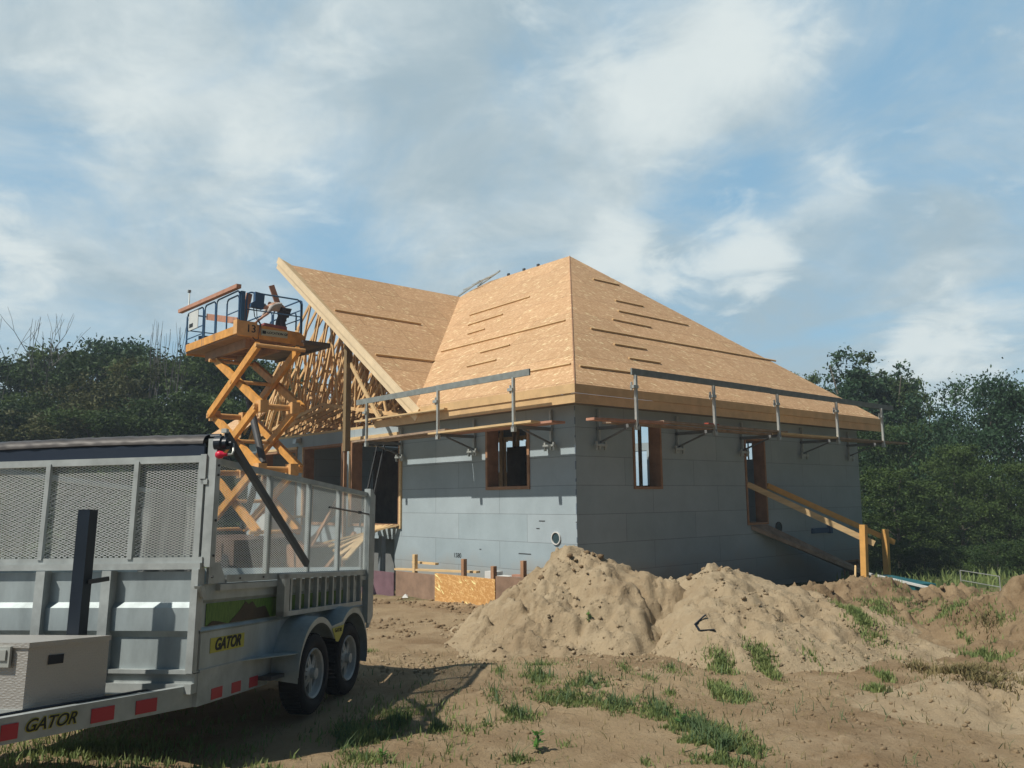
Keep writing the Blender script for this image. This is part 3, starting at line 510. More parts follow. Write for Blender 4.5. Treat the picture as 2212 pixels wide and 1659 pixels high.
# toe boards nailed on the slopes
def toe(pix, pt, n, w=.09):
    P = [hhit(x, y, pt, n) for x, y in pix]; nn = Vector(hv(*n)).normalized(); 
    if nn.z < 0: nn = -nn
    MB().bar(P[0]+nn*.022, P[1]+nn*.022, .045, w*.5, nn).build('toe_board', WOODY, house)
cR = lambda ox, oy, s: (lambda x, y: ((ox+x/s)*.81, (oy+y/s)*.81))
q1 = cR(1100, 600, 3.6875); nL = (0, -SL, 1.)
for a, b in [((568, 893), (1155, 713)), ((553, 990), (890, 885)), ((548, 1079), (712, 1030)), ((288, 1251), (1505, 945)), ((675, 1262), (960, 1188)), ((543, 1400), (826, 1334)), ((1130, 1455), (1558, 1375))]:
    toe([q1(*a), q1(*b)], (0, E0, HE), nL)
q2 = cR(1500, 650, 3.687); nR = (-SL, 0, 1.)
for a, b in [((300, 352), (553, 410)), ((518, 562), (790, 620)), ((545, 665), (1232, 806)), ((490, 748), (866, 826)), ((275, 838), (2092, 1158)), ((505, 992), (820, 1043)), ((650, 1130), (957, 1178)), ((165, 1208), (690, 1275))]:
    toe([q2(*a), q2(*b)], (E0, 0, HE), nR)
q3 = cR(700, 650, 3.687); nG = (-SL, 0, 1.)
for a, b in [((708, 658), (1555, 795)), ((1108, 1095), (1690, 1162))]:
    toe([q3(*a), q3(*b)], (UR, 0, HE), nG, .13)
# gable trusses
def truss(v, k):
    rnd = random.Random(k); mb = MB(); t = .042; w = .095
    top = lambda u: HG-.14-SL*abs(u-UG)
    bot = lambda u: 4.22+max(0, (5.4-abs(u-UG)))*.16
    mb.bar((v, 5.35, top(5.35)), (v, UG, top(UG)), t, w); mb.bar((v, UG, top(UG)), (v, 16.7, top(16.7)), t, w)
    mb.bar((v, 5.6, bot(5.6)), (v, UG, bot(UG)), t, w); mb.bar((v, UG, bot(UG)), (v, 16.4, bot(16.4)), t, w)
    us = [6.4, 7.3, 8.2, 9.1, 10.0, 10.9, 11.8, 12.7, 13.6, 14.5, 15.3]
    for i, a in enumerate(us):
        s = rnd.uniform(-.12, .12); b = min(16.3, a+1.5+s*2)
        if i % 3 == 1 and a < 14: mb.bar((v+.002, a+s, bot(a+s)), (v+.002, a+.9, top(a+.9)), t, w*.8)
        mb.bar((v+.004, b, bot(b)), (v+.004, a+s, top(a+s)), t, w*.8)
    for u in (9.0, 13.4): mb.bar((v-.003, u+rnd.uniform(-.3, .3), bot(u)), (v-.003, u+rnd.uniform(-.1, .1), top(u)), t, w*.8)
    mb.build('roof_truss', TRUSS, house)
for k in range(17): truss(.12+.325*k, k)
# stacked jack trusses and blocking deep under the gable
mb = MB(); rnd = random.Random(8)
for k in range(22):
    u = 6.0+k*.42; hh = rnd.uniform(1.0, 2.2); v0 = 5.9
    mb.bar((v0-2.2, u, 4.3), (v0+1.0, u, 4.3+hh*1.25), .042, .09).bar((v0-2.2, u, 4.25), (v0+1.8, u, 4.25), .042, .09)
    mb.bar((v0-1.2, u, 4.3), (v0-.9, u, 4.3+hh*.6), .042, .08).bar((v0, u, 4.3), (v0-.5, u, 4.3+hh*.85), .042, .08)
mb.build('jack_truss', TRUSS, house)
mb = MB()
for u, z in [(12.6, 6.9), (13.6, 6.1), (12.0, 5.6), (14.6, 5.2), (9.6, 7.1), (15.2, 4.9)]: MB().bar((.1, u, z), (5.4, u, z), .09, .04).build('truss_purlin', WOODN, house)
for k in range(48):
    v = rnd.uniform(.3, 5.2); u = rnd.uniform(6.5, 14.5); z = rnd.uniform(4.3, 5.0+.3*(5-abs(u-UG))); o = MB().bar((v, u, z), (v+.38, u, z), .04, .09).build('truss_blocking', WOODN, house)
MB().bar((.05, 14.6, 4.4), (.05, 12.6, 7.6), .09, .04).build('diagonal_brace', WOODN, house); MB().bar((.04, 13.2, 4.3), (.04, 14.0, 6.2), .09, .04).build('diagonal_brace', WOODN, house)
mb = MB()
for k in range(16):
    v = .35+k*.38; mb.bar((v-.8, 5.15, HE-.1), (v-.8, UG-.05, HG-.1), .04, .09)
mb.build('gable_rafter', TRUSS, house)
MB().box((.02, 5.5, 4.15), (.28, 15.3, 4.22)).build('wall_plate', WOODN, house)
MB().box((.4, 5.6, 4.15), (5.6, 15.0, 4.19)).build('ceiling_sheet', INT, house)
# king post and brace at the gable
def flat_post(name, a, b, w, h, m, up=(1, 0, 0)): return MB().bar(a, b, w, h, up).build(name, m, house)
flat_post('gable_post', (-.5, 8.42, 3.5), (-.5, 8.42, 6.75), .15, .16, mat('treated_post', (.21, .155, .085), .85, var=.15))
flat_post('gable_post', (-.5, 8.47, .1), (-.5, 8.47, 3.5), .05, .09, BUCK)
flat_post('gable_brace', (-.45, 8.35, 5.95), (-.45, 6.75, 4.2), .1, .045, WOODN)
# vents, numbers, small wall marks
def vent(M_, r=.115):
    o = MB(); o.lathe([(r+.02, 0), (r+.02, -.03), (r, -.03), (r, .12), (.001, .12)], M_, 28); return o
vent(Matrix.Translation((-.004, .605, 1.32))).build('vent_pipe', WHITE, house)
MB().lathe([(.113, .0), (.001, .0)], Matrix.Translation((-.012, .605, 1.32)), 28).build('vent_opening', mat('vent_dark_teal', (.03, .06, .07), .6), house)
vent(Matrix.Translation((7.47, -.004, 1.34)) @ Matrix.Rotation(R(90), 4, 'Z'), .12).build('vent_pipe', DARKST, house)
MB().lathe([(.12, .0), (.001, .0)], Matrix.Translation((7.47, -.012, 1.34)) @ Matrix.Rotation(R(90), 4, 'Z'), 28).build('vent_opening', MATS['vent_dark_teal'], house)
MB().box((9.1, -.06, 1.12), (10.05, -.002, 1.26)).box((9.98, -.1, 1.1), (10.1, -.001, 1.32)).build('wall_pipe', BLUEBOX, house)
text('1580', .15, axesM((-.004, 4.0, .82), (0, -1, 0), (0, 0, 1), (-1, 0, 0)), BLACKL, house, 'stencilled_number')
mb = MB(); rnd = random.Random(4)
for u0, z0, l in [(.95, 1.66, .18), (1.12, 1.5, .1), (.0, 1.65, .03), (3.1, .99, .06), (1.4, .95, .4)]: MB().box((-.006, u0, z0), (0, u0+l, z0+.02)).build('wall_seam_gap', DARKST, house)
mb = MB()
for z in np.arange(-.3, 4.0, .3): mb.box((-.012, -.012, z+rnd.uniform(0, .1)), (.0, .012, z+rnd.uniform(.12, .25)))
mb.build('corner_strip', mat('corner_tie_blue', (.14, .18, .22), .7), house)
MB().box((-.03, 15.3, .2), (.6, 15.9, 4.1)).build('end_buttress', FOAM, house)
# lamp on the wall between openings
MB().prism([(-.02, 12.05, 3.95), (-.22, 12.05, 3.92), (-.18, 12.05, 4.06), (-.02, 12.05, 4.12)], (0, .22, 0)).build('wall_lamp', ALU, house)
# recess below the big opening
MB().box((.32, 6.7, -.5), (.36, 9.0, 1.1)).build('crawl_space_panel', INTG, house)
MB().box((-.3, 6.86, -.3), (-.18, 7.02, 1.2)).build('crawl_space_post', mat('grey_blue_post', (.16, .18, .20), .8, var=.1), house)
MB().box((-.3, 7.9, -.3), (-.2, 8.0, 1.2)).build('crawl_space_post', MATS['grey_blue_post'], house)
# ---------------------------------------------------------------- ladder brackets on the ridge
lb = thing('roof_ladder', 'aluminium ladder with ridge hooks lying where the gable ridge meets the main roof', 'ladder', HF, (5.6, 10.2, 9.4))
for k, (u, v, z) in enumerate([(10.3, 5.62, 9.45), (9.6, 5.95, 9.72)]):
    MB().bar((v, u+1.0, z-.05), (v, u-.25, z+.26), .035, .05).build('side_rail', ALU, lb)
MB().bar((5.62, 11.0, 9.57), (5.95, 10.3, 9.80), .03, .035).bar((5.62, 10.5, 9.65), (5.95, 9.8, 9.88), .03, .035).bar((5.62, 10.15, 9.69), (5.95, 9.45, 9.94), .03, .035).build('rung', ALU, lb)
for k, u in enumerate([9.0, 8.2, 7.5]):
    tag(MB().box((6.0, u-.06, 9.74), (6.05, u+.04, 9.82)).build('ridge_hook', DARKST, None, HF, (6, u, 9.75)), ['small dark hook on the ridge, nearest the ladder', 'small dark hook on the ridge, second from the ladder', 'small dark hook on the ridge, third from the ladder'][k], 'hook', 'roof hooks along the ridge')
# ---------------------------------------------------------------- scaffold
SG = 'scaffold brackets bolted along the house walls'
def bracket(label):
    t = thing('scaffold_bracket', label, 'scaffold bracket', HF, (0, 0, 3.25), SG)
    MB().bar((-1.1, 0, 3.56), (-1.1, 0, 4.62), .055, .055).box((-1.14, -.045, 3.5), (-1.06, .045, 3.6)).build('guard_post', ALU, t)
    MB().bar((-1.14, 0, 3.60), (0, 0, 3.60), .05, .07).build('arm', BRK, t)
    MB().bar((-.85, 0, 3.56), (-.07, 0, 3.30), .035, .035).build('brace', BRK, t)
    MB().bar((-.05, 0, 3.16), (-.05, 0, 4.0), .05, .06).build('wall_channel', ALU, t)
    MB().box((-.14, -.17, 3.22), (-.06, .17, 3.27)).box((-.12, -.16, 3.14), (-.08, -.11, 3.32)).box((-.12, .11, 3.14), (-.08, .16, 3.32)).build('wall_clamp', ALU, t)
    MB().box((-1.16, -.02, 4.34), (-1.06, .13, 4.40)).box((-1.1, .1, 4.3), (-1.07, .13, 4.47)).build('rail_hook', ALU, t)
    return t
b0 = bracket('scaffold bracket on the sunlit wall, right of the window'); RL = Matrix.Rotation(0, 4, 'Z')
b0.matrix_world = HF @ Matrix.Translation((0, .67, 3.25))
dup(b0, HF @ Matrix.Translation((0, 3.29, 3.25)), 'scaffold bracket on the sunlit wall, left of the window')
dup(b0, HF @ Matrix.Translation((0, 6.37, 3.25)), 'scaffold bracket beside the large garage opening')
for v, l in [(.66, 'scaffold bracket on the shaded wall, nearest the corner'), (3.32, 'scaffold bracket on the shaded wall, right of the window'), (5.93, 'scaffold bracket on the shaded wall, left of the doorway'), (8.81, 'scaffold bracket on the shaded wall, right of the doorway'), (11.4, 'scaffold bracket at the far end of the shaded wall')]:
    dup(b0, HF @ Matrix.Translation((v, 0, 3.25)) @ Matrix.Rotation(R(90), 4, 'Z'), l)
def plank(pts, w, h, m, label, name='scaffold_plank', cat='plank', group='planks on the scaffold brackets'):
    a, b = [Vector(p) for p in pts]; return tag(MB().bar(a, b, w, h).build(name, m, None, HF, tuple((a+b)/2)), label, cat, group)
plank([(-1.0, .13, 3.675), (-1.0, 3.66, 3.655)], .24, .045, WOODN, 'light plank with a fresh edge on the brackets across the sunlit window')
plank([(-.67, -.2, 3.66), (-.67, 3.5, 3.655)], .38, .045, WOODR, 'reddish plank behind the light one above the sunlit window')
plank([(-1.0, 3.0, 3.70), (-1.0, 7.07, 3.66)], .24, .045, WOODD, 'grey weathered plank reaching to the garage opening')
plank([(-.67, 3.52, 3.66), (-.67, 7.0, 3.66)], .38, .045, WOODD, 'second grey plank next to the wall beside the garage opening')
plank([(1.75, -1.0, 3.70), (-.6, -1.0, 3.66)], .22, .05, WOODR, 'red tipped plank starting past the house corner on the shaded side')
plank([(1.5, -1.0, 3.715), (6.3, -1.0, 3.705)], .24, .045, WOODD, 'dark plank under the guard rail before the shaded window')
plank([(.2, -.7, 3.66), (6.3, -.7, 3.66)], .24, .045, WOODD, 'dark plank close to the shaded wall above its window')
plank([(6.0, -1.0, 3.665), (8.8, -1.0, 3.665)], .24, .045, WOODN, 'pale plank above the doorway on the shaded wall')
plank([(6.3, -.7, 3.66), (12.5, -.7, 3.66)], .24, .045, WOODD, 'long dark plank close to the wall above the doorway')
plank([(8.7, -1.0, 3.66), (12.9, -1.0, 3.66)], .24, .045, WOODD, 'dark plank running past the far end of the shaded wall')
c2 = lambda x, y: ((940+x/3.3515)*.81, (950+y/3.3515)*.81)
plank([hhit(*c2(832, 470), (0, -.63, 0), (0, 1, 0)), hhit(*c2(28, 585), (0, -.63, 0), (0, 1, 0))], .09, .05, WOODN, 'long board lying along the eave next to the gable foot', 'loose_board', 'board', None)
tag(MB().box((-1.15, 3.02, 3.73), (-1.1, 3.4, 3.74)).build('red_offcut', REDK, None, HF, (-1.1, 3.0, 3.7)), 'thin red offcut lying on the plank before the shaded window', 'offcut') if False else None
plank([(3.0, -1.1, 3.75), (3.55, -1.0, 3.75)], .10, .03, mat('red_paint_wood', (.35, .07, .045), .7), 'small red board lying on the planks before the shaded window', 'loose_board', 'board', None)
GG = 'guard rails along the scaffold'
for a, b, l in [((-1.07, .2, 4.68), (-1.07, 3.4, 4.68), 'grey guard rail above the sunlit window'), ((-1.07, 3.38, 4.675), (-1.07, 6.93, 4.675), 'grey guard rail crossing the gable foot')]:
    tag(MB().bar(a, b, .04, .135).build('guard_rail', RAILG, None, HF, a), l, 'guard rail', GG)
for a, b, l in [((.57, -1.07, 4.69), (5.72, -1.07, 4.69), 'dark guard rail before the shaded window'), ((5.70, -1.07, 4.68), (9.1, -1.07, 4.68), 'dark guard rail above the doorway'), ((9.08, -1.07, 4.67), (12.2, -1.07, 4.67), 'dark guard rail running past the far eave end')]:
    tag(MB().bar(a, b, .04, .135).build('guard_rail', RAILG, None, HF, a), l, 'guard rail', GG)
# ---------------------------------------------------------------- ramp at the shaded door
ramp = thing('wooden_ramp', 'steep wooden ramp with two handrails from the doorway down to the dirt', 'ramp', HF, (8, -1.5, 0))
P1 = HFI @ hit(1868, 1265, (0, 0, -.03), (0, 0, 1)); P2 = HFI @ hit(1917, 1254, (0, 0, -.12), (0, 0, 1))
c5 = cR(1540, 950, 2212/900)
def at_depth(px, py, ref):           # same forward distance as a known point
    w = HF @ ref; return HFI @ hit(px, py, w, (0, 1, 0))
p1t = at_depth(*c5(1873, 1105), P1); p2t = at_depth(*c5(2015, 1135), P2)
MB().bar(P1+Vector((0, 0, -.3)), p1t, .14, .14, (1, 0, 0)).build('post', WOODO, ramp)
MB().bar(P2+Vector((0, 0, -.3)), p2t, .14, .14, (1, 0, 0)).build('post', WOODO, ramp)
rb0 = Vector((6.12, -.02, 2.45)); rb1 = at_depth(*c5(1875, 1183), P1)+Vector((0, .0, 0)); rb1e = rb0+(rb1-rb0)*1.13
ra0 = Vector((7.02, -.02, 2.42)); ra1 = at_depth(*c5(2018, 1182), P2); ra1e = ra0+(ra1-ra0)*1.12
MB().bar(rb0, rb1e+Vector((.0, .12, 0)), .04, .14).build('handrail', WOODN, ramp)
MB().bar(ra0, ra1e+Vector((.0, .12, 0)), .04, .14).build('handrail', WOODO, ramp)
fb0 = Vector((6.2, -.02, 1.42)); fb1 = at_depth(*c5(2030, 1478), P2); fb2 = fb1
MB().prism([fb0, fb1+Vector((-.05, -.1, 0)), fb1+Vector((.5, .55, 0)), Vector((6.95, -.02, 1.42))], (0, 0, -.10)).build('ramp_deck', WOODD, ramp)
tag(MB().bar(HFI @ hit(1846, 1272, (0, 0, -.05), (0, 0, 1))+Vector((0, 0, -.2)), at_depth(*c5(1823, 1372), P1), .035, .035, (1, 0, 0)).build('wooden_stake', WOODN, None, HF, P1), 'thin wooden stake in the dirt just left of the ramp posts', 'stake')
# ---------------------------------------------------------------- formwork in front of the sunlit wall
def form(a, b, z0, z1, t, m, name, label):
    a, b = Vector((a[0], a[1], 0)), Vector((b[0], b[1], 0)); o = MB().bar(a+Vector((0, 0, (z0+z1)/2)), b+Vector((0, 0, (z0+z1)/2)), t, z1-z0)
    ob = o.build(name, m, None, HF, tuple(a+Vector((0, 0, z0)))); me = ob.data; uv = me.uv_layers.new(name='UVMap'); dd = (b-a).normalized()
    for l in me.loops: c = Vector(me.vertices[l.vertex_index].co); uv.data[l.index].uv = (c.dot(dd), c.z)
    return tag(ob, label, 'form board')
form((-1.4, 2.96), (-1.4, .93), -.05, .56, .03, OSBF, 'formwork_panel', 'bright orange flake board set on edge in front of the sunlit wall')
form((-1.39, .92), (-.9, -.75), -.1, .62, .03, SHEET, 'formwork_panel', 'brown form board between the bright flake board and the sand pile')
form((-1.25, 4.72), (-1.25, 3.1), -.1, .50, .03, SHEET, 'formwork_panel', 'brown form board left of the bright flake board')
form((-1.3, 6.6), (-1.28, 4.76), -.1, .46, .03, PURP, 'formwork_panel', 'purple brown form board beside the trailer rear')
plank([(-1.2, 4.8, .535), (-.9, 2.1, .60)], .12, .045, WOODN, 'long pale board lying on top of the form boards', 'loose_board', 'board', None)
plank([(-.95, 4.45, .70), (-.95, 3.52, .70)], .10, .045, WOODN, 'short board nailed across the stakes under the stencilled number', 'loose_board', 'board', None)
plank([(-.9, .95, .60), (-.9, -.3, .66)], .10, .045, WOODR, 'short reddish board behind the rightmost stakes', 'loose_board', 'board', None)
for u, v, zt, l in [(4.10, -1.15, .90, 'stake with the crosspiece left of the stencilled number'), (2.27, -1.15, .88, 'stake behind the left part of the bright flake board'), (1.10, -1.3, .80, 'short stake at the right end of the bright flake board'), (.42, -1.1, .93, 'tall stake nearest the sand pile')]:
    tag(MB().bar((v, u, -.1), (v, u, zt), .09, .09, (1, 0, 0)).build('wooden_stake', BUCK if u < 4 else WOODN, None, HF, (v, u, 0)), l, 'stake', 'stakes of the formwork')
tag(MB().box((-.8, 1.7, .2), (-.55, 2.0, .62)).box((-.8, 1.25, .2), (-.6, 1.6, .55)).build('white_bucket', WHITE, None, HF, (-.7, 1.7, .2)), 'pair of white foam blocks behind the bright flake board', 'foam block')
# lumber on the ground
def wplank(name, p, q, w, h, m, label, cat='board', group=None):
    a, b = gpix(*p), gpix(*q); za = float(topz(np.array([a.x]), np.array([a.y]))[0]); zb = float(topz(np.array([b.x]), np.array([b.y]))[0]); a = Vector((a.x, a.y, za+h/2+.01)); b = Vector((b.x, b.y, zb+h/2+.01))
    return tag(MB().bar(a, b, w, h).build(name, m, None, WF, tuple(a)), label, cat, group)
c3 = cR(940, 1300, 2212/660)
wplank('loose_board', c3(120, 856), c3(655, 925), .09, .045, WOODN, 'long pale board on the dirt reaching out from the trailer')
wplank('loose_board', c3(418, 880), c3(600, 868), .12, .15, WOODY, 'stacked yellow offcuts on the dirt by the form boards')
wplank('loose_board', c3(480, 900), c3(620, 902), .09, .05, WOODY, 'short yellow offcut in front of the stacked offcuts')
wplank('loose_board', c3(600, 890), c3(700, 850), .2, .03, SHEET, 'small brown board beside the yellow offcuts')
wplank('stick', c3(840, 995), c3(955, 972), .03, .03, WOODD, 'thin stick on the dirt below the bright flake board', 'stick')
p = gpix(*c3(470, 995)); tag(MB().add([(p.x-.08, p.y, gz(p.x, p.y)+.01), (p.x+.07, p.y-.03, gz(p.x, p.y)+.02), (p.x+.05, p.y+.08, gz(p.x, p.y)+.07), (p.x-.05, p.y+.06, gz(p.x, p.y)+.05), (p.x, p.y+.02, gz(p.x, p.y)+.1)], [(0, 1, 4), (1, 2, 4), (2, 3, 4), (3, 0, 4)]).build('litter', WHITE), 'crumpled white scrap on the dirt between trailer and house', 'litter')
# planks from the garage threshold down to the left
PG = 'planks sloping down from the garage opening'
for k in range(5):
    a = Vector((-.02-.02*k, 6.48+.26*k, 1.50-.01*k)); b = hhit(700+11*k, 1172+9*k, (0, -1.5-.16*k, 0), (0, 1, 0)); tag(MB().bar(a, b, .14, .045).build('sloping_plank', WOODN if k != 2 else WOODY, None, HF, tuple(a)), ['plank sloping from the garage opening, closest to the wall', 'second sloping plank from the wall', 'middle sloping plank, slightly yellower', 'second sloping plank from the outside', 'outermost sloping plank on the trailer side'][k], 'plank', PG)
tag(MB().bar((-.9, 7.2, 1.3), (-1.3, 8.6, -.05), .1, .1, (1, 0, 0)).build('timber_brace', BUCK, None, HF, (-1.2, 8, 0)), 'dark leaning brace under the sloping planks', 'brace')
tag(MB().box((-1.5, 8.7, -.25), (-1.44, 15.4, .95)).box((-1.44, 8.7, .88), (-.1, 15.4, .94)).build('garage_deck', BUCK, None, HF, (-1.5, 8.7, .6)), 'reddish board platform along the garage openings, seen through the mesh', 'platform')
# workshop things seen through the mesh in front of the garage
g1 = thing('work_table', 'work table with a light board on the platform before the garage', 'table', HF, (-1.0, 11.2, .94))
MB().box((-1.3, 10.2, 1.66), (-.7, 11.5, 1.72)).build('table_top', WOODN, g1)
for a, b in [(-1.25, 10.3), (-.75, 10.3), (-1.25, 11.4), (-.75, 11.4)]: MB().box((a-.03, b-.03, .94), (a+.03, b+.03, 1.66)).build('leg', ALU, g1)
tag(MB().box((-.9, 12.4, .94), (-.3, 13.2, 1.5)).box((-.85, 12.5, 1.5), (-.35, 13.1, 1.75)).build('tool_chest', SIGNW, None, HF, (-.6, 12.8, .94)), 'white tool chest on the platform behind the trailer mesh', 'tool chest')
for k in range(4):
    tag(MB().bar((-1.2, 8.95+k*.12, .94), (-.25, 9.1+k*.1, 2.4-.2*k), .09, .04).build('leaning_board', BUCK, None, HF, (-1, 9+k*.1, .94)), ['tallest dark board leaning by the pillar', 'second dark board leaning by the pillar', 'third dark board leaning by the pillar', 'shortest dark board leaning by the pillar'][k], 'board', 'dark boards leaning by the garage pillar')
tag(MB().bar((-.2, 8.15, 1.45), (.02, 7.6, 3.75), .05, .03).bar((-.2, 7.75, 1.45), (.02, 7.25, 3.75), .05, .03).build('ladder', DARKST, None, HF, (-.1, 8, 1.4)), 'dark ladder standing in the large garage opening', 'ladder')
# ---------------------------------------------------------------- scissor lift
lift = thing('scissor_lift', 'orange scissor lift raised high beside the open trusses', 'scissor lift', HF, (-2.1, 11.8, .1))
U0, U1, V0, V1 = 10.07, 14.08, -3.0, -1.14
ch = MB().box((-3.0, 9.9, .45), (-1.2, 13.7, 1.12)); ch.box((-3.05, 10.6, .5), (-3.0, 13.0, 1.0)); ch.build('chassis', mat('grimy_chassis', (.12, .08, .06), .8, var=.4), lift)
for v in (-2.9, -1.3):
    for u in (10.5, 13.1):
        w = MB().lathe([(.001, -.15), (.22, -.15), (.36, -.12), (.38, 0), (.36, .12), (.22, .15), (.001, .15)], Matrix.Translation((v, u, .38)), 24).build('wheel', RUBBER, lift)
zl = [6.42, 4.71, 3.0, 1.29]; ul, ur_ = 12.72, 9.45
for s in range(3):
    zt, zb = zl[s]-.03, zl[s+1]+.03
    for vv in (-2.7, -1.5):
        o1 = 0 if vv == -2.7 else .0
        MB().bar((vv, ur_, zt), (vv, ul, zb), .11, .24, (1, 0, 0)).build('scissor_arm', ORANGE, lift) if False else MB().bar((vv-.0, ur_, zt), (vv-.0, ul, zb), .12, .22).build('scissor_arm', ORANGE, lift)
        MB().bar((vv+.16, ul, zt), (vv+.16, ur_, zb), .12, .22).build('scissor_arm', ORANGE, lift)
    for u, z in ((ur_, zt), (ul, zt), (ur_, zb), (ul, zb), ((ul+ur_)/2, (zt+zb)/2)):
        MB().tube([(-2.78, u, z), (-1.3, u, z)], .055, 10).build('cross_pin', ORANGED, lift)
for s in (1, 2):
    for vv in (-2.55, -1.62):
        MB().box((vv-.12, ur_-.2, zl[s]-.16), (vv+.12, ur_+.14, zl[s]+.16)).build('pivot_bracket', ORANGED, lift)
        MB().box((vv-.12, ul-.16, zl[s]-.15), (vv+.12, ul+.14, zl[s]+.15)).build('pivot_bracket', ORANGED, lift)
MB().tube([(-2.1, 10.2, 3.2), (-2.1, 11.6, 5.6)], .10, 12).tube([(-2.1, 11.2, 4.9), (-2.1, 12.0, 6.2)], .06, 10).build('hydraulic_ram', DARKST, lift)
MB().tube([(-2.3, 11.0, 1.4), (-2.3, 10.0, 3.0)], .09, 12).build('hydraulic_ram', DARKST, lift)
# platform
pf = MB().box((V0+.02, U0+.02, 6.76), (V1-.02, U1-.02, 6.86)); pf.box((V0+.42, U0+.5, 6.50), (V0+.55, U1-.5, 6.76)).box((V1-.5, U0+.5, 6.50), (V1-.35, U1-.5, 6.76)); pf.build('deck', mat('deck_underside', (.34, .20, .12), .7, var=.2), lift)
for k in range(5): MB().box((V0+.56, U0+.7+k*.65, 6.64), (V1-.51, U0+.78+k*.65, 6.757)).build('deck_joist', MATS['deck_underside'], lift)
MB().box((V0-.02, U0-.02, 6.80), (V0+.02, U1+.02, 7.03)).box((V0+.02, U1-.02, 6.70), (V1, U1+.02, 7.06)).box((V1-.02, U0+.02, 6.70), (V1+.02, U1-.02, 6.95)).build('skirt', ORANGE, lift)
MB().prism([(V0-.02, U0-.03, 6.72), (V1+.12, U0-.03, 6.64), (V1+.16, U0-.03, 6.88), (V1-.02, U0-.03, 7.02), (V0-.02, U0-.03, 7.12)], (0, .04, 0)).build('skirt', ORANGE, lift)
MB().box((V0-.06, U0-.08, 6.72), (V0+.5, U0-.03, 7.14)).box((V0-.1, U0-.1, 6.76), (V0-.03, U0+.16, 7.16)).build('corner_cover', ORANGED, lift)
text('13', .30, axesM((V0+.32, U0-.085, 6.93), (1, 0, 0), (0, 0, 1), (0, -1, 0)), BLACKL, lift, 'number_lettering', bold=.004)
MB().box((V0+.64, U0-.042, 6.80), (V0+1.44, U0-.032, 6.99)).build('name_strip', SIGNG, lift)
text('-LOCATION GF', .094, axesM((V0+1.12, U0-.046, 6.895), (1, 0, 0), (0, 0, 1), (0, -1, 0)), BLACKL, lift, 'name_lettering', bold=.003)
MB().box((V0+.67, U0-.048, 6.85), (V0+.78, U0-.043, 6.94)).build('name_emblem', BLACKL, lift)
# extension deck on the house side
MB().box((-1.12, 9.9, 6.73), (-.25, 13.5, 6.79)).bar((-1.1, 9.9, 6.70), (-.25, 9.9, 6.70), .06, .1).bar((-.28, 9.9, 6.7), (-.28, 13.5, 6.7), .06, .1).build('extension_deck', mat('extension_deck_board', (.16, .13, .11), .8, var=.2), lift)
# rails
def hoop(pts, r=.024, name='guard_rail', m=BLUEST): MB().tube(pts, r, 8).build(name, m, lift)
zt, zm, zb_ = 8.02, 7.5, 6.8
def arch(fix, a, b, z0=zb_, z1=zt, axis='u', mid=(7.52,), rr=.12):
    P = (lambda l, z: (fix, l, z)) if axis == 'u' else (lambda l, z: (l, fix, z)); s = 1 if b > a else -1
    hoop([P(a, z0), P(a, z1-rr), P(a+s*rr*.35, z1-rr*.3), P(a+s*rr, z1), P(b-s*rr, z1), P(b-s*rr*.35, z1-rr*.3), P(b, z1-rr), P(b, z0)])
    for z in mid: hoop([P(a, z), P(b, z)], .018)
arch(V0, U0+.03, 11.72, mid=()); arch(V0, 11.8, 12.62, mid=()); arch(V0, 12.74, U1-.02, mid=(7.45, 7.2))
arch(V0+.1, 10.35, 11.2, z1=7.95, mid=(7.5,))
arch(V1+.05, U0+.03, 12.0, mid=(7.72, 7.45)); arch(V1+.05, 12.1, U1-.02, mid=(7.45,))
arch(U0, V0+.2, V1, axis='v', mid=(7.5,), z1=8.0); arch(U1, V0, V1, axis='v', mid=(7.5,))
arch(V1+.12, 10.6, 12.4, z0=7.2, z1=7.75, mid=())
MB().box((V0+.03, U0-.02, 6.9), (V0+.15, U0+.08, 8.0)).build('gate_post', BLUEST, lift)
MB().prism([(V0+.26, U0-.16, 7.64), (V0+.38, U0-.16, 7.74), (V0+.38, U0-.16, 8.0), (V0+.66, U0-.16, 7.97), (V0+.63, U0-.16, 7.53), (V0+.26, U0-.16, 7.55)], (0, .14, 0)).build('control_box', BLUEBOX, lift)
hoop([(V0+.36, U0-.1, 7.56), (V0+.40, U0-.1, 7.3), (V0+.56, U0-.12, 7.1), (V0+.54, U0-.12, 6.85), (V0+.52, U0-.12, 6.66), (V0+.44, U0-.12, 6.62), (V0+.36, U0-.1, 6.7)], .014, 'cable', BLACKP)
hoop([(V0+.45, U0-.1, 7.56), (V0+.47, U0-.1, 7.3), (V0+.58, U0-.12, 7.1), (V0+.60, U0-.12, 6.8)], .012, 'cable', BLACKP)
MB().box((V0-.03, 13.1, 7.44), (V0-.015, 13.85, 8.0)).build('sign_panel', SIGNW, lift)
MB().box((V0-.036, 13.5, 7.52), (V0-.031, 13.8, 7.64)).build('sign_emblem', BLACKL, lift)
bk = MB().lathe([(.16, 0), (.2, .4), (.19, .4), (.15, .02), (.001, .02)], Matrix.Translation((-2.6, 13.6, 6.87)) @ Matrix.Rotation(R(-90), 4, 'Y'), 20).build('bucket', BLUEBOX, None, HF, (-2.6, 13.6, 6.87)); tag(bk, 'dark blue bucket standing at the far end of the lift platform', 'bucket')
BG = 'boards carried on the lift'
def lboard(a, b, w, h, m, l, up=(0, 0, 1)): tag(MB().bar(a, b, w, h, up).build('carried_board', m, None, HF, a), l, 'board', BG)
lboard((-3.05, 14.6, 8.19), (-3.05, 10.05, 8.12), .14, .11, WOODR, 'long reddish board resting on the top rails of the lift')
cB = cR(460, 720, 2212/480)
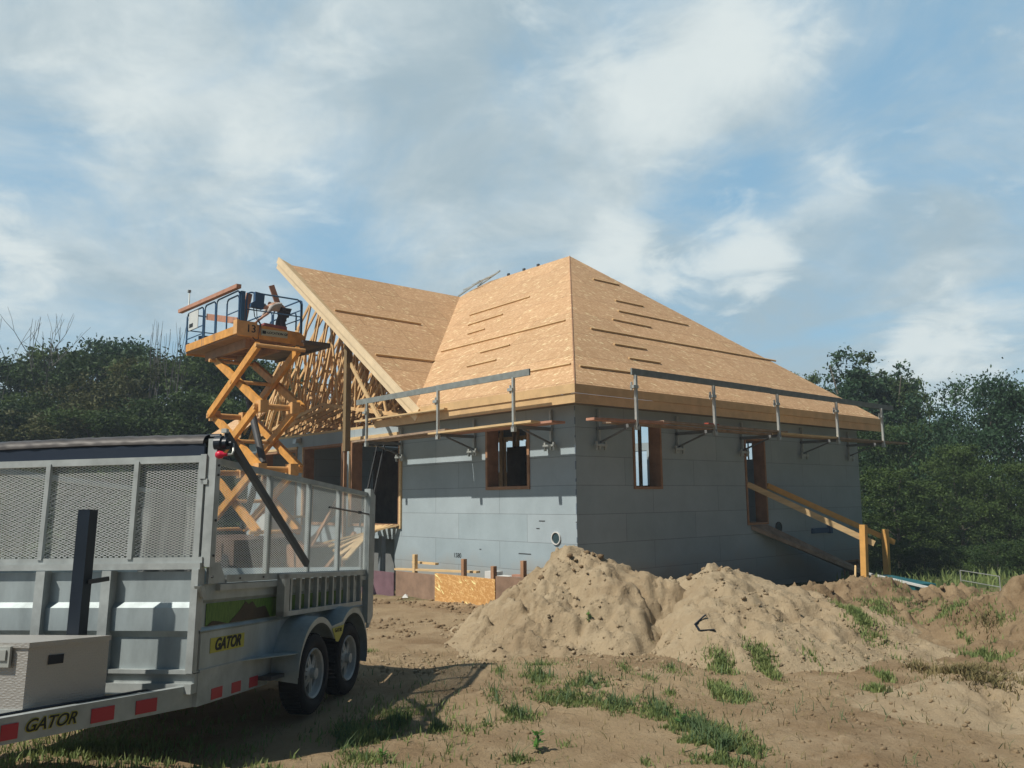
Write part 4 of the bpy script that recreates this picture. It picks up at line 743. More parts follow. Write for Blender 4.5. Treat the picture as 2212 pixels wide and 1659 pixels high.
lboard(hhit(*cB(1372, 640), (11.0, 0, 0), (1, 0, 0)), hhit(*cB(1215, 190), (11.0, 0, 0), (1, 0, 0)), .17, .045, WOODR, 'reddish board leaning out over the rail behind the worker', (0, 1, 0))
lboard(hhit(*cB(862, 700), (10.5, 0, 0), (1, 0, 0)), hhit(*cB(945, 290), (10.5, 0, 0), (1, 0, 0)), .17, .05, WOODR, 'upright reddish board beside the control box', (0, 1, 0))
cB = cR(460, 720, 2212/480)
lboard(hhit(*cB(425, 575), (0, -2.4, 0), (0, 1, 0)), hhit(*cB(800, 625), (0, -2.4, 0), (0, 1, 0)), .05, .20, WOODR, 'reddish board held level inside the lift rails')
lboard((-2.2, 10.35, 7.16), (-1.5, 10.35, 7.12), .3, .1, mat('pink_red_package', (.30, .10, .10), .7), 'reddish package on the platform edge in front of the worker')
tag(MB().tube([(V0-.05, 13.85, 8.15), (V0+.02, 14.05, 8.75)], .02, 8).box((V0-.03, 14.02, 8.72), (V0+.06, 14.1, 8.8)).build('antenna_mast', ALU, None, HF, (V0, 13.9, 8.1)), 'thin pale stick standing up at the left end of the lift', 'stick')
# ---------------------------------------------------------------- worker on the lift
def skin_body(name, joints, edges, m, frame, org, levels=2):
    me = bpy.data.meshes.new(name); me.from_pydata([tuple(Vector(j[0])-Vector(org)) for j in joints], edges, []); ob = bpy.data.objects.new(name, me); COL.objects.link(ob)
    bpy.context.view_layer.objects.active = ob; ob.modifiers.new('skin', 'SKIN'); me.skin_vertices or None
    if not me.skin_vertices:
        with bpy.context.temp_override(object=ob, active_object=ob): bpy.ops.mesh.customdata_skin_add()
    for i, j in enumerate(joints): r = j[1]; me.skin_vertices[0].data[i].radius = (r if isinstance(r, tuple) else (r, r)); me.skin_vertices[0].data[i].use_root = (i == 0)
    sb = ob.modifiers.new('sub', 'SUBSURF'); sb.levels = sb.render_levels = levels
    dg = bpy.context.evaluated_depsgraph_get(); dg.update(); m2 = bpy.data.meshes.new_from_object(ob.evaluated_get(dg)); bpy.data.objects.remove(ob)
    m2.polygons.foreach_set('use_smooth', [True]*len(m2.polygons)); m2.materials.clear(); m2.materials.append(m); m2.name = name
    o = bpy.data.objects.new(name, m2); COL.objects.link(o); o.matrix_world = frame @ Matrix.Translation(Vector(org)); FR[o.name] = (frame, Vector(org)); return o
SKINC = mat('skin', (.42, .24, .16), .6); SHIRT = mat('light_grey_shirt', (.40, .39, .37), .85, var=.12, vscale=12); PANT = mat('dark_work_trousers', (.06, .065, .08), .85, var=.2, vscale=12)
ug = 10.7; pv = -1.60; dz = 6.90
def pj(v, u, z): return (pv+v, ug+u, dz+z)
J = [(pj(.22, 0, .88), .14), (pj(.12, 0, .95), .135), (pj(-.06, 0, .98), .14), (pj(-.22, 0, .93), .12), (pj(-.30, -.0, .90), .055), (pj(-.34, 0, .895), .06), (pj(-.40, 0, .89), .085), (pj(-.455, 0, .87), .075), (pj(-.47, 0, .83), .045),
     (pj(.22, -.10, .80), .10), (pj(.13, -.13, .45), .07), (pj(.16, -.13, .40), .066), (pj(.28, -.13, .06), .045), (pj(.18, -.14, .03), .04),
     (pj(.24, .10, .80), .10), (pj(.10, .13, .46), .07), (pj(.13, .13, .40), .066), (pj(.30, .13, .06), .045), (pj(.2, .14, .03), .04),
     (pj(-.22, -.17, .90), .06), (pj(-.36, -.20, .68), .045), (pj(-.38, -.20, .65), .042), (pj(-.56, -.17, .50), .03), (pj(-.60, -.165, .47), .032), (pj(-.65, -.16, .43), .028),
     (pj(-.22, .17, .90), .06), (pj(-.32, .21, .66), .045), (pj(-.34, .21, .63), .042), (pj(-.52, .15, .47), .03), (pj(-.56, .145, .44), .032), (pj(-.61, .14, .40), .028)]
ED = [(0, 1), (1, 2), (2, 3), (3, 4), (4, 5), (5, 6), (6, 7), (7, 8), (0, 9), (9, 10), (10, 11), (11, 12), (12, 13), (0, 14), (14, 15), (15, 16), (16, 17), (17, 18), (3, 19), (19, 20), (20, 21), (21, 22), (22, 23), (23, 24), (3, 25), (25, 26), (26, 27), (27, 28), (28, 29), (29, 30)]
wk = skin_body('person', J, ED, SKINC, HF, pj(0, 0, 0)); tag(wk, 'worker in a cap and light shirt bending over on the lift platform', 'person')
def cloth(name, idx, m, grow):
    mp = {k: i for i, k in enumerate(idx)}; o = skin_body(name, [(J[k][0], J[k][1]+grow) for k in idx], [(mp[a], mp[b]) for a, b in ED if a in mp and b in mp], m, HF, pj(0, 0, 0)); o.parent = wk; o.matrix_world = wk.matrix_world
    o.matrix_parent_inverse = Matrix.Identity(4); o.matrix_basis = Matrix.Identity(4); return o
cloth('shirt', [2, 1, 3, 19, 20, 25, 26], SHIRT, .016); cloth('trousers', [0, 9, 10, 11, 12, 14, 15, 16, 17], PANT, .016)
fingers = MB()
for sv, su, sz in ((-.65, -.16, .43), (-.61, .14, .40)):
    for k in range(4): fingers.tube([pj(sv, su-.024+k*.016, sz), pj(sv-.035, su-.026+k*.017, sz-.03), pj(sv-.03-.004*k, su-.026+k*.017, sz-.065)], .008, 6, .006)
    fingers.tube([pj(sv+.03, su-.03, sz+.01), pj(sv+.0, su-.045, sz-.02), pj(sv-.02, su-.04, sz-.045)], .009, 6, .007)
o = fingers.build('hand_fingers', SKINC, wk)
cap = MB()
for i in range(7):
    pass
hc = Vector(pj(-.41, 0, .90)); rings = []
M_ = Matrix.Translation(hc) @ Matrix.Rotation(R(-50), 4, 'Y')
for i in range(8):
    a = i/7*math.pi*.5; rings.append([M_ @ Vector((math.cos(t)*.098*math.cos(a), math.sin(t)*.088*math.cos(a), .095*math.sin(a))) for t in [2*math.pi*k/16 for k in range(16)]])
cap.add([v for r_ in rings for v in r_], [(i*16+k, i*16+(k+1) % 16, (i+1)*16+(k+1) % 16, (i+1)*16+k) for i in range(7) for k in range(16)])
cap.prism([M_ @ Vector(p_) for p_ in [(-.08, -.06, .0), (-.15, -.04, -.01), (-.165, 0, -.012), (-.15, .04, -.01), (-.08, .06, .0)]], M_.to_3x3() @ Vector((0, 0, .008)))
cap.build('cap', mat('dark_grey_cap', (.06, .07, .08), .8), wk, smooth=False)
MB().box(pj(.05, -.02, .72), pj(.36, -.16, .92)).box(pj(.1, -.14, .6), pj(.2, -.2, .84)).build('tool_belt', mat('tool_belt_leather', (.05, .05, .06), .7), wk)
# ---------------------------------------------------------------- trailer
tr = thing('dump_trailer', 'galvanised grey dump trailer with mesh sides and twin wheels', 'trailer', TF, (0, 0, -.9))
WT, LT = 1.95, 3.42
# front sheet with ribs
fr = MB()
prof = [(0, -.06), (.0, -.12), (.0, -.272), (-.035, -.31), (-.035, -.468), (.0, -.512), (.0, -.73)]
pts = [(-WT, y, z) for y, z in prof]; pts2 = [(-.03, y, z) for y, z in prof]
for i in range(len(prof)-1): fr.add([pts[i], pts2[i], pts2[i+1], pts[i+1]], [(0, 1, 2, 3), (3, 2, 1, 0)][:1])
fr.build('front_panel', GALVD, tr)
MB().box((-WT, -.045, -.045), (-.0, .02, .0)).build('top_rail', GALV, tr)
MB().box((-WT, -.05, -.755), (-.03, .05, -.728)).box((-WT, -.02, -.82), (-.0, .06, -.756)).box((-WT, -.06, -.885), (.0, .02, -.82)).build('front_sill', GALV, tr)
for x in (-1.235, -.705, -1.75): MB().box((x-.036, -.075, -.78), (x+.036, .0, -.05)).build('front_upright', GALV, tr)
MB().box((-.052, -.06, -.75), (.0, .03, -.045)).build('corner_angle', GALV, tr)
# corner post, brackets
MB().box((-.015, -.01, -.03), (.055, .06, .895)).box((-.06, -.025, .60), (-.015, .03, .78)).box((-.05, -.02, .56), (.0, .03, .6)).build('corner_post', GALV, tr)
MB().prism([(-.02, -.07, -.16), (.03, -.07, -.16), (.03, -.02, -.25), (-.02, -.04, -.22)], (0, .05, 0)).build('corner_bracket', GALV, tr)
# front mesh frame
MB().box((-WT, -.02, .722), (-.03, .02, .772)).box((-WT, -.02, .0), (-.0, .02, .042)).box((-.075, -.02, .042), (-.03, .02, .722)).build('front_mesh_frame', GALV, tr)
for x in (-1.295, -.568, -1.88): MB().box((x-.018, -.03, .03), (x+.018, .0, .74)).build('mesh_upright', GALV, tr)
def lattice(mb, a0, a1, z0, z1, P, pa=.047, pz=.0185, w=.0030, t=.003):
    sl = pz/pa
    for sg in (1, -1):
        n = int((a1-a0)/pa+(z1-z0)/pz)+2
        for k in range(n):
            # line z = z0 + sg*sl*(a - ak)
            if sg == 1: ak = a0-(z1-z0)/sl+k*pa
            else: ak = a0+k*pa
            lo, hi = a0, a1
            if sg == 1: aa, bb = max(a0, ak), min(a1, ak+(z1-z0)/sl); za, zb = z0+sl*(aa-ak), z0+sl*(bb-ak)
            else: aa, bb = max(a0, ak-(z1-z0)/sl), min(a1, ak); za, zb = z0+sl*(ak-aa), z0+sl*(ak-bb)
            if bb-aa < .01: continue
            A, B = P(aa, za), P(bb, zb); mb.bar(A, B, t, w, P(0, 1)-P(0, 0))
    return mb
lattice(MB(), -WT, -.075, .045, .722, lambda a, z: Vector((a, .012, z))).build('front_mesh', mat('mesh_steel', (.60, .63, .61), .5, .3), tr)
lattice(MB(), .08, LT, -.09, .715, lambda a, z: Vector((.01, a, z)), .047, .0185, .0017).build('side_mesh', MATS['mesh_steel'], tr)
# side
MB().box((-.015, .06, .715), (.028, LT, .76)).box((-.01, .30, -.145), (.03, LT, -.09)).box((.0, .2, -.20), (.035, LT, -.155)).build('side_rail', GALV, tr)
MB().prism([(-.0, .05, .0), (-.0, .05, -.15), (0, .32, -.15), (0, .2, 0)], (.02, 0, 0)).build('corner_gusset', GALV, tr)
for y in (1.0, 1.84, 2.605): MB().box((-.02, y-.022, -.09), (.022, y+.022, .715)).build('mesh_upright', GALV, tr)
sp_ = MB(); prof = [(.0, -.15), (.0, -.262), (-.02, -.285), (-.02, -.45), (.012, -.475), (.0, -.49), (.0, -.74)]
for i in range(len(prof)-1):
    (x0, z0), (x1, z1) = prof[i], prof[i+1]; sp_.add([(x0, .0, z0), (x0, LT, z0), (x1, LT, z1), (x1, 0, z1)], [(3, 2, 1, 0)])
sp_.build('side_panel', GALVD, tr)
MB().box((-.04, .02, -.98), (.004, 1.12, -.755)).box((-.05, 1.12, -.92), (-.01, LT, -.76)).box((-.02, .03, -.755), (.01, 1.75, -.738)).build('frame_rail', GALV, tr)
MB().box((-WT, .05, -.80), (-.03, LT, -.75)).build('bed_floor', GALV, tr)
MB().box((-WT-.02, .0, -.78), (-WT+.02, LT, .0)).build('side_panel', GALVD, tr)
MB().box((-WT-.02, .05, .715), (-WT+.02, LT, .76)).box((-WT-.02, .1, -.05), (-WT+.02, LT, .0)).build('side_rail', GALV, tr)
lattice(MB(), .08, LT, .0, .715, lambda a, z: Vector((-WT, a, z)), .09, .04, .0014).build('side_mesh', MATS['mesh_steel'], tr)
MB().box((-WT, LT-.02, -.74), (-.03, LT+.02, -.06)).build('tailgate', GALVD, tr)
MB().box((-.01, LT, -.66), (.06, LT+.10, .80)).prism([(.01, LT+.10, .80), (.01, LT+.24, .74), (.01, LT+.24, -.60), (.01, LT+.1, -.72)], (.03, 0, 0)).build('rear_post', GALV, tr)
# a crumpled pale sheet inside the box
rs = np.random.default_rng(3); gx, gy = 26, 26; VV = []; 
for j in range(gy):
    for i in range(gx):
        a = i/(gx-1); b = j/(gy-1); VV.append((-.66+.54*a+.01*math.sin(b*17), .16+.04*b+.045*math.sin(a*19+b*2)+.02*math.sin(a*47+b), -.7+1.28*b*(.93+.05*math.sin(a*4)-.12*(a < .12))))
ms = MB().add(VV, [(j*gx+i, j*gx+i+1, (j+1)*gx+i+1, (j+1)*gx+i) for j in range(gy-1) for i in range(gx-1)]).build('plastic_sheet', mat('pale_plastic_sheet', (.30, .32, .32), .45, var=.15, vscale=6), None, TF, (-1, .5, -.7), smooth=True); tag(ms, 'crumpled pale plastic sheet hanging close behind the right part of the front mesh', 'plastic sheet')
for z in (.84, .70, .63, .3, .05, -.1): MB().tube([(.055, .03, z), (.064, .03, z)], .009, 8).build('bolt', DARKST, tr)
for y in (.5, .9, 1.3, 1.7, 2.1, 2.5, 2.9, 3.3): MB().tube([(.03, y, -.118), (.038, y, -.118)], .007, 8).build('bolt', DARKST, tr)
MB().tube([(-.1, -.05, -.90), (-.25, -.2, -.84), (-.3, -.5, -.835), (-.42, -.95, -.83), (-.52, -1.35, -.83)], .009, 6).build('wiring', BLACKP, tr)
# tongue
MB().prism([(-.0, .1, -.98), (-.56, -1.70, -.98), (-.62, -1.70, -.98), (-.06, .1, -.98)], (0, 0, .145)).build('tongue_beam', GALV, tr)
MB().prism([(-WT, .1, -.98), (-WT+.56, -1.70, -.98), (-WT+.62, -1.70, -.98), (-WT+.06, .1, -.98)], (0, 0, .145)).build('tongue_beam', GALV, tr)
MB().box((-1.7, -.32, -.95), (-.2, -.26, -.85)).box((-1.6, -1.0, -.95), (-.42, -.94, -.84)).build('tongue_crossbar', GALV, tr)
def beam_pt(t, z, off=.003):
    a = Vector((0, .1, 0)); b = Vector((-.56, -1.70, 0)); dd = (b-a).normalized(); nn = Vector((-dd.y, dd.x, 0))
    if nn.x < 0: nn = -nn
    p_ = a+dd*t+nn*off; return Vector((p_.x, p_.y, z)), dd, nn
c2t = cR(0, 1550, 3.6867)
def on_beam(px, py):
    w = TF.inverted(); P_, dd, nn = beam_pt(0, -.9, 0); q_ = TF.inverted() @ hit(px, py, TF @ P_, TF.to_3x3() @ nn); return (q_-P_).dot(dd), q_.z
def beam_quad(x0, y0, x1, y1, name, m):
    t0, z0 = on_beam(*c2t(x0, y0)); t1, z1 = on_beam(*c2t(x1, y1)); zc_ = -.915; P_, dd, nn = beam_pt(t0, zc_+.042); Q_, _, _ = beam_pt(t1, zc_+.042); MB().prism([P_, Q_, Q_-Vector((0, 0, .085)), P_-Vector((0, 0, .085))], nn*.003).build(name, m, tr)
for a in [(890, 1350, 1115, 1330), (1330, 1260, 1535, 1240), (0, 1500, 170, 1480)]: beam_quad(*a, 'reflector', REDR)
t0, _ = on_beam(*c2t(270, 1450)); t1, _ = on_beam(*c2t(700, 1430)); P_, dd, nn = beam_pt((t0+t1)/2, -.905, .003)
text('GATOR', .095, axesM(P_, -dd, (0, 0, 1), nn), YEL, tr, 'maker_lettering', shear=.35, bold=.006, depth=.001)
text('GATOR', .095, axesM(P_+nn*.002, -dd, (0, 0, 1), nn), BLACKL, tr, 'maker_lettering', shear=.35, bold=.0015, depth=.0012)
for y0, y1 in ((.216, .375), (.516, .66), (.80, .945)): MB().box((.004, y0, -.965), (.007, y1, -.888)).build('reflector', REDR, tr)
# side decals
MB().box((-.018, .11, -.447), (-.014, 2.9, -.288)).build('grass_decal', GRN, tr)
MB().prism([(-.013, y, z) for y, z in [(.12, -.447), (.2, -.415), (.3, -.425), (.42, -.447)]], (.002, 0, 0)).prism([(-.013, y, z) for y, z in [(.45, -.447), (.62, -.36), (.7, -.30), (.76, -.325), (.82, -.305), (.9, -.36), (1.05, -.35), (1.15, -.447)]], (.002, 0, 0)).build('mountain_decal', BRN, tr)
MB().box((.001, .165, -.64), (.004, .68, -.535)).build('maker_plate', YEL, tr)
text('GATOR', .115, axesM((.005, .42, -.588), (0, 1, 0), (0, 0, 1), (1, 0, 0)), BLACKL, tr, 'maker_lettering', shear=.3, bold=.004)
# side rack of upright bars
rk = MB(); y0, y1, za, zb = 1.17, 3.12, -.10, -.45
rk.box((.03, y0, za-.04), (.10, y1, za)).box((.03, y0, zb), (.10, y1, zb+.04)).box((.03, y0, zb), (.10, y0+.10, za)); 
for k in range(10): y = 1.33+k*.195; rk.box((.05, y-.018, zb+.04), (.09, y+.018, za-.04))
rk.box((.05, y1-.05, zb+.04), (.09, y1, za-.04)); rk.build('side_rack', GALV, tr)
# fender with two arches
def fender_edge(n=60):
    P_ = []
    c1, c2, r_ = (1.62, -.955), (2.47, -.92), .43
    for k in range(n+1):
        t = R(205)-(R(205)-R(38))*k/n; P_.append((c1[0]+math.cos(t)*r_, c1[1]+math.sin(t)*r_))
    P2 = []
    for k in range(n+1):
        t = R(142)-(R(142)+R(25))*k/n; P2.append((c2[0]+math.cos(t)*r_, c2[1]+math.sin(t)*r_))
    return P_, P2
Pa, Pb = fender_edge(24)
edge = Pa[3:]+[(2.045, -.705)]+Pb[:-2]
topl = [(1.17, -.78), (1.30, -.62), (1.50, -.47), (1.72, -.44), (2.0, -.50), (2.25, -.44), (2.5, -.42), (2.75, -.47), (2.9, -.60), (2.95, -.75)]
fo = MB()
for (a, b) in zip(edge[:-1], edge[1:]): fo.add([(.0, a[0], a[1]+.03), (.24, a[0], a[1]), (.24, b[0], b[1]), (.0, b[0], b[1]+.03)], [(0, 1, 2, 3)])
def interp_top(y):
    ys_ = [p_[0] for p_ in topl]; return float(np.interp(y, ys_, [p_[1] for p_ in topl]))
for (a, b) in zip(edge[:-1], edge[1:]):
    ta, tb = a[1]+.045, b[1]+.045
    fo.add([(.245, a[0], a[1]-.005), (.245, b[0], b[1]-.005), (.245, b[0], tb), (.245, a[0], ta)], [(0, 1, 2, 3), (3, 2, 1, 0)][:1])
    fo.add([(.245, a[0], ta), (.245, b[0], tb), (.0, b[0], tb+.02), (.0, a[0], ta+.02)], [(0, 1, 2, 3)])
mid = [p_ for p_ in edge if 1.80 < p_[0] < 2.29]
fo.prism([(.235, *p_) for p_ in mid][::-1], (.008, 0, 0)) if len(mid) > 3 else None
fo.prism([(.0, .6, -.74), (.0, 1.24, -.74), (.22, 1.24, -.74), (.22, 1.16, -.745)], (0, 0, -.006)).build('fender', GALVD, tr, smooth=False)
MB().prism([(.248, y, z) for y, z in [(1.90, -.60), (2.20, -.585), (2.16, -.66), (2.06, -.73), (2.0, -.72)]], (.003, 0, 0)).build('fender_badge', YEL, tr)
text('GATOR', .05, axesM((.252, 2.05, -.625), (0, 1, 0), (0, 0, 1), (1, 0, 0)), BLACKL, tr, 'badge_lettering')
# wheels
def wheel(x, y, z, side=1):
    M_ = Matrix.Translation((x, y, z)) @ Matrix.Scale(side, 4, (1, 0, 0)); rr = .335
    ty = MB().lathe([(.215, -.085), (.25, -.105), (.31, -.10), (rr-.008, -.075), (rr, -.03), (rr, .03), (rr-.008, .075), (.31, .10), (.25, .105), (.215, .085)], M_, 56)
    for k in range(56):
        a = 2*math.pi*k/56; c_ = Vector((0, math.cos(a), math.sin(a))); ty.bar(M_ @ (c_*(rr-.002)+Vector((-.075, 0, 0))), M_ @ (c_*(rr-.002)+Vector((.075, 0, 0))), .015, .012, c_)
    wl = thing('wheel', None, None, TF, (x, y, z)); wl.parent = tr; wl.matrix_parent_inverse = Matrix.Identity(4); wl.location = Vector((x, y, z))-Vector((0, 0, -.9)); wl.rotation_euler = (0, 0, 0)
    ty.build('tyre', RUBBER, wl, smooth=True)
    ri = MB().lathe([(.208, -.08), (.212, .085), (.205, .095), (.192, .085), (.180, .045), (.168, .03), (.168, .02), (.18, .0)], M_, 48)
    ri.lathe([(.075, .045), (.075, .055), (.045, .065), (.045, .11), (.001, .115)], M_, 24); ri.lathe([(.075, .045), (.055, .02)], M_, 24)
    for k in range(12):
        a = 2*math.pi*k/12; s_ = .16 if k % 2 else -.16; A = M_ @ Vector((.05, math.cos(a)*.07, math.sin(a)*.07)); B = M_ @ Vector((.035, math.cos(a+s_)*.172, math.sin(a+s_)*.172)); ri.bar(A, B, .026, .012, (1, 0, 0))
    ri.build('rim', RIMW, wl, smooth=False); MB().lathe([(.18, -.02), (.001, -.02)], M_, 24).build('brake_drum', BLACKP, wl)
wheel(.115, 1.62, -.955); wheel(.115, 2.47, -.92); wheel(-WT-.115, 1.62, -.955, -1); wheel(-WT-.115, 2.47, -.92, -1)
MB().box((-WT-.1, 1.58, -.99), (.08, 1.66, -.92)).box((-WT-.1, 2.43, -.96), (.08, 2.51, -.89)).box((-.02, .95, -.93), (.12, 1.25, -.90)).build('axle', DARKST, tr)
# toolbox between the tongue beams
tb = MB(); zt_, zb2 = -.46, -.84
top_ = [(-1.95+.20, -1.0), (-.54, -.99), (-.36, -.48), (-1.95+.02, -.48)]
tb.prism([(x, y, zb2) for x, y in top_], (0, 0, zt_-zb2-.03)).build('toolbox', PLATE, tr)
lid = MB().prism([(x+(.012 if x > -1 else -.012), y+(-.012 if y < -.7 else .0), zt_-.03) for x, y in top_], (0, 0, .03)).build('toolbox_lid', PLATE, tr)
def tb_side(s, z):  # point on the slanted right side
    a = Vector((-.54, -.99, z)); b = Vector((-.36, -.48, z)); return a+(b-a)*s
na = Vector((.51, -.18, 0)).normalized()
MB().prism([tb_side(.24, -.545)+na*.001, tb_side(.42, -.545)+na*.001, tb_side(.42, -.60)+na*.001, tb_side(.24, -.60)+na*.001], na*.006).build('toolbox_vent', BLACKP, tr)
MB().box((-.74, -1.03, -.56), (-.66, -1.0, -.50)).box((-.76, -1.02, -.60), (-.64, -1.0, -.48)).build('toolbox_latch', ALU, tr)
# jack
MB().bar((-.645, -.42, -.95), (-.575, -.52, .36) if False else (-.645, -.42, .365), .088, .088, (1, 0, 0)).build('jack', BLACKP, tr)
MB().bar((-.53, -.30, -.1), (-.60, -.42, -.12), .03, .03).build('jack_handle', DARKST, tr)
# tarp roll over the front and its arm
gx, gy = 90, 14; VV = []
for i in range(gx):
    x = -WT+.0+(WT-.06)*i/(gx-1); wr = .003*math.sin(i*.31)+.0025*math.sin(i*.83+1)
    sag = .012*math.sin(i/(gx-1)*math.pi)
    for j in range(gy):
        t = j/(gy-1); a = math.pi*(1.02-1.0*t); w2 = wr*math.sin(t*5+i*.35); VV.append((x, .10-math.cos(math.pi-a)*(.11+w2)*1.0, .865+sag+math.sin(a)*(.075+w2)))
tm = MB().add(VV, [(i*gy+j, i*gy+j+1, (i+1)*gy+j+1, (i+1)*gy+j) for i in range(gx-1) for j in range(gy-1)]); tm.build('rolled_tarp', TARP, tr, smooth=True)
MB().box((-WT, .0, .765), (-.05, .02, .865)).box((-WT, .18, .765), (-.05, .2, .865)).build('tarp_housing', NAVY, tr)
MB().tube([(-WT, .1, .925), (.02, .1, .925)], .022, 10).build('tarp_roller', BLACKP, tr)
MB().lathe([(.001, .0), (.06, .0), (.06, .05), (.045, .06), (.045, .09), (.02, .09), (.02, .12), (.001, .12)], Matrix.Translation((.03, .03, .86)), 24).build('tarp_reel', BLACKP, tr)
MB().tube([(.12, .03, .86), (.15, .05, .86), (.17, .02, .80), (.17, -.0, .775), (.13, -.02, .77)], .008, 8).build('crank_handle', ALU, tr)
MB().lathe([(.001, -.03), (.022, -.025), (.03, -.005), (.026, .02), (.012, .035), (.012, .06), (.001, .06)], Matrix.Translation((.085, -.02, .772)), 16).build('crank_knob', REDK, tr, smooth=True)
MB().bar((.09, .05, .93), (.09, 1.64, -.02), .035, .06).build('tarp_arm', DARKST, tr)
MB().box((.07, .01, .94), (.11, .05, .97)).build('arm_clip', ALU, tr)
MB().tube([(.045, 2.24, .525), (.045, 3.55, .515)], .010, 6).box((.035, 3.1, .505), (.055, 3.16, .535)).build('rubber_strap', BLACKP, tr)
# ---------------------------------------------------------------- small things on the right
cb = cR(1900, 1250, 2.662)
a = gpix(*cb(1110, 840)); b = gpix(*cb(1440, 885)); 
za = gz(a.x, a.y); zb = gz(b.x, b.y)
tt = thing('tarp_stack', 'flat teal tarp over boards at the foot of the ramp', 'tarp', WF, (a.x, a.y, za))
dvec = Vector((b.x-a.x, b.y-a.y, 0)); nv = Vector((-dvec.y, dvec.x, 0)).normalized()
MB().prism([Vector((a.x, a.y, za-.1)), Vector((b.x, b.y, zb-.1)), Vector((b.x, b.y, zb+.22)), Vector((a.x, a.y, za+.30))], nv*.5).build('tarp', TEAL, tt)
A = Vector((a.x, a.y, za+.33)); B = Vector((b.x, b.y, zb+.26)); MB().bar(A-dvec*.03, B+dvec*.45-Vector((0, 0, .08)), .07, .045).build('edge_board', SIGNW, tt)
a = gpix(*cb(1770, 875)); b = gpix(*cb(2050, 915)); a = Vector((a.x, a.y, 0)); b = Vector((b.x, b.y, 0)); g_ = lambda p_: Vector((p_.x, p_.y, gz(p_.x, p_.y)))
fm = MB(); A, B = g_(a), g_(b)
for z in (.42, .20): fm.tube([A+Vector((0, 0, z+.06)), B+Vector((0, 0, z))], .011, 6)
fm.tube([A, A+Vector((0, 0, .48))], .011, 6).tube([B, B+Vector((0, 0, .42))], .011, 6).build('metal_rail_frame', ALU, None, WF, tuple(A)); tag(bpy.data.objects['metal_rail_frame'], 'thin pale metal rail frame standing in the grass before the right trees', 'rail frame')
a = gpix(*B5(1925, 225)); z_ = lambda x, y: float(topz(np.array([x]), np.array([y]))[0])
tag(MB().bar((a.x, a.y, z_(a.x, a.y)+.02), (a.x+.14, a.y+.02, z_(a.x+.14, a.y+.02)+.05), .03, .01).bar((a.x, a.y, z_(a.x, a.y)+.02), (a.x+.03, a.y-.09, z_(a.x, a.y-.1)+.02), .03, .01).bar((a.x+.03, a.y-.09, z_(a.x, a.y-.1)+.02), (a.x+.2, a.y-.17, z_(a.x+.2, a.y-.17)+.02), .03, .01).build('bent_strap', BLACKP, None, WF, (a.x, a.y, z_(a.x, a.y))), 'bent black metal strap lying at the foot of the sand piles', 'metal strap')
WL = ['leafy bright green weed alone in the foreground sand', 'small leafy weed in the near grass right of the centre', 'broad leafed weed at the foot of the rounded sand pile', 'tiny weed at the bottom left of the near sand']
for k, (px, py, s) in enumerate([(1075, 700, 1.0), (1840, 560, .8), (1350, 150, .7), (240, 770, .6)]):
    a = gpix(*B5(px, py+40)); zg = z_(a.x, a.y); w = thing('weed', WL[k], 'plant', WF, (a.x, a.y, zg)); mb = MB(); rnd = random.Random(3+k)
    for i in range(26):
        an = rnd.uniform(0, 6.28); h_ = s*rnd.uniform(.02, .14); l = s*rnd.uniform(.05, .10); c_ = Vector((a.x, a.y, zg+h_)); d_ = Vector((math.cos(an), math.sin(an), rnd.uniform(.0, .7))).normalized(); s_ = d_.cross(Vector((0, 0, 1))).normalized()*l*.22
        mb.add([c_, c_+d_*l*.5+s_, c_+d_*l, c_+d_*l*.5-s_], [(0, 1, 2, 3)])
    mb.build('leaves', mat('weed_leaf', (.09, .22, .04), .6, backlit=.3), w); MB().tube([(a.x, a.y, zg-.02), (a.x, a.y, zg+.15)], .004, 5).build('stem', GRASS, w)
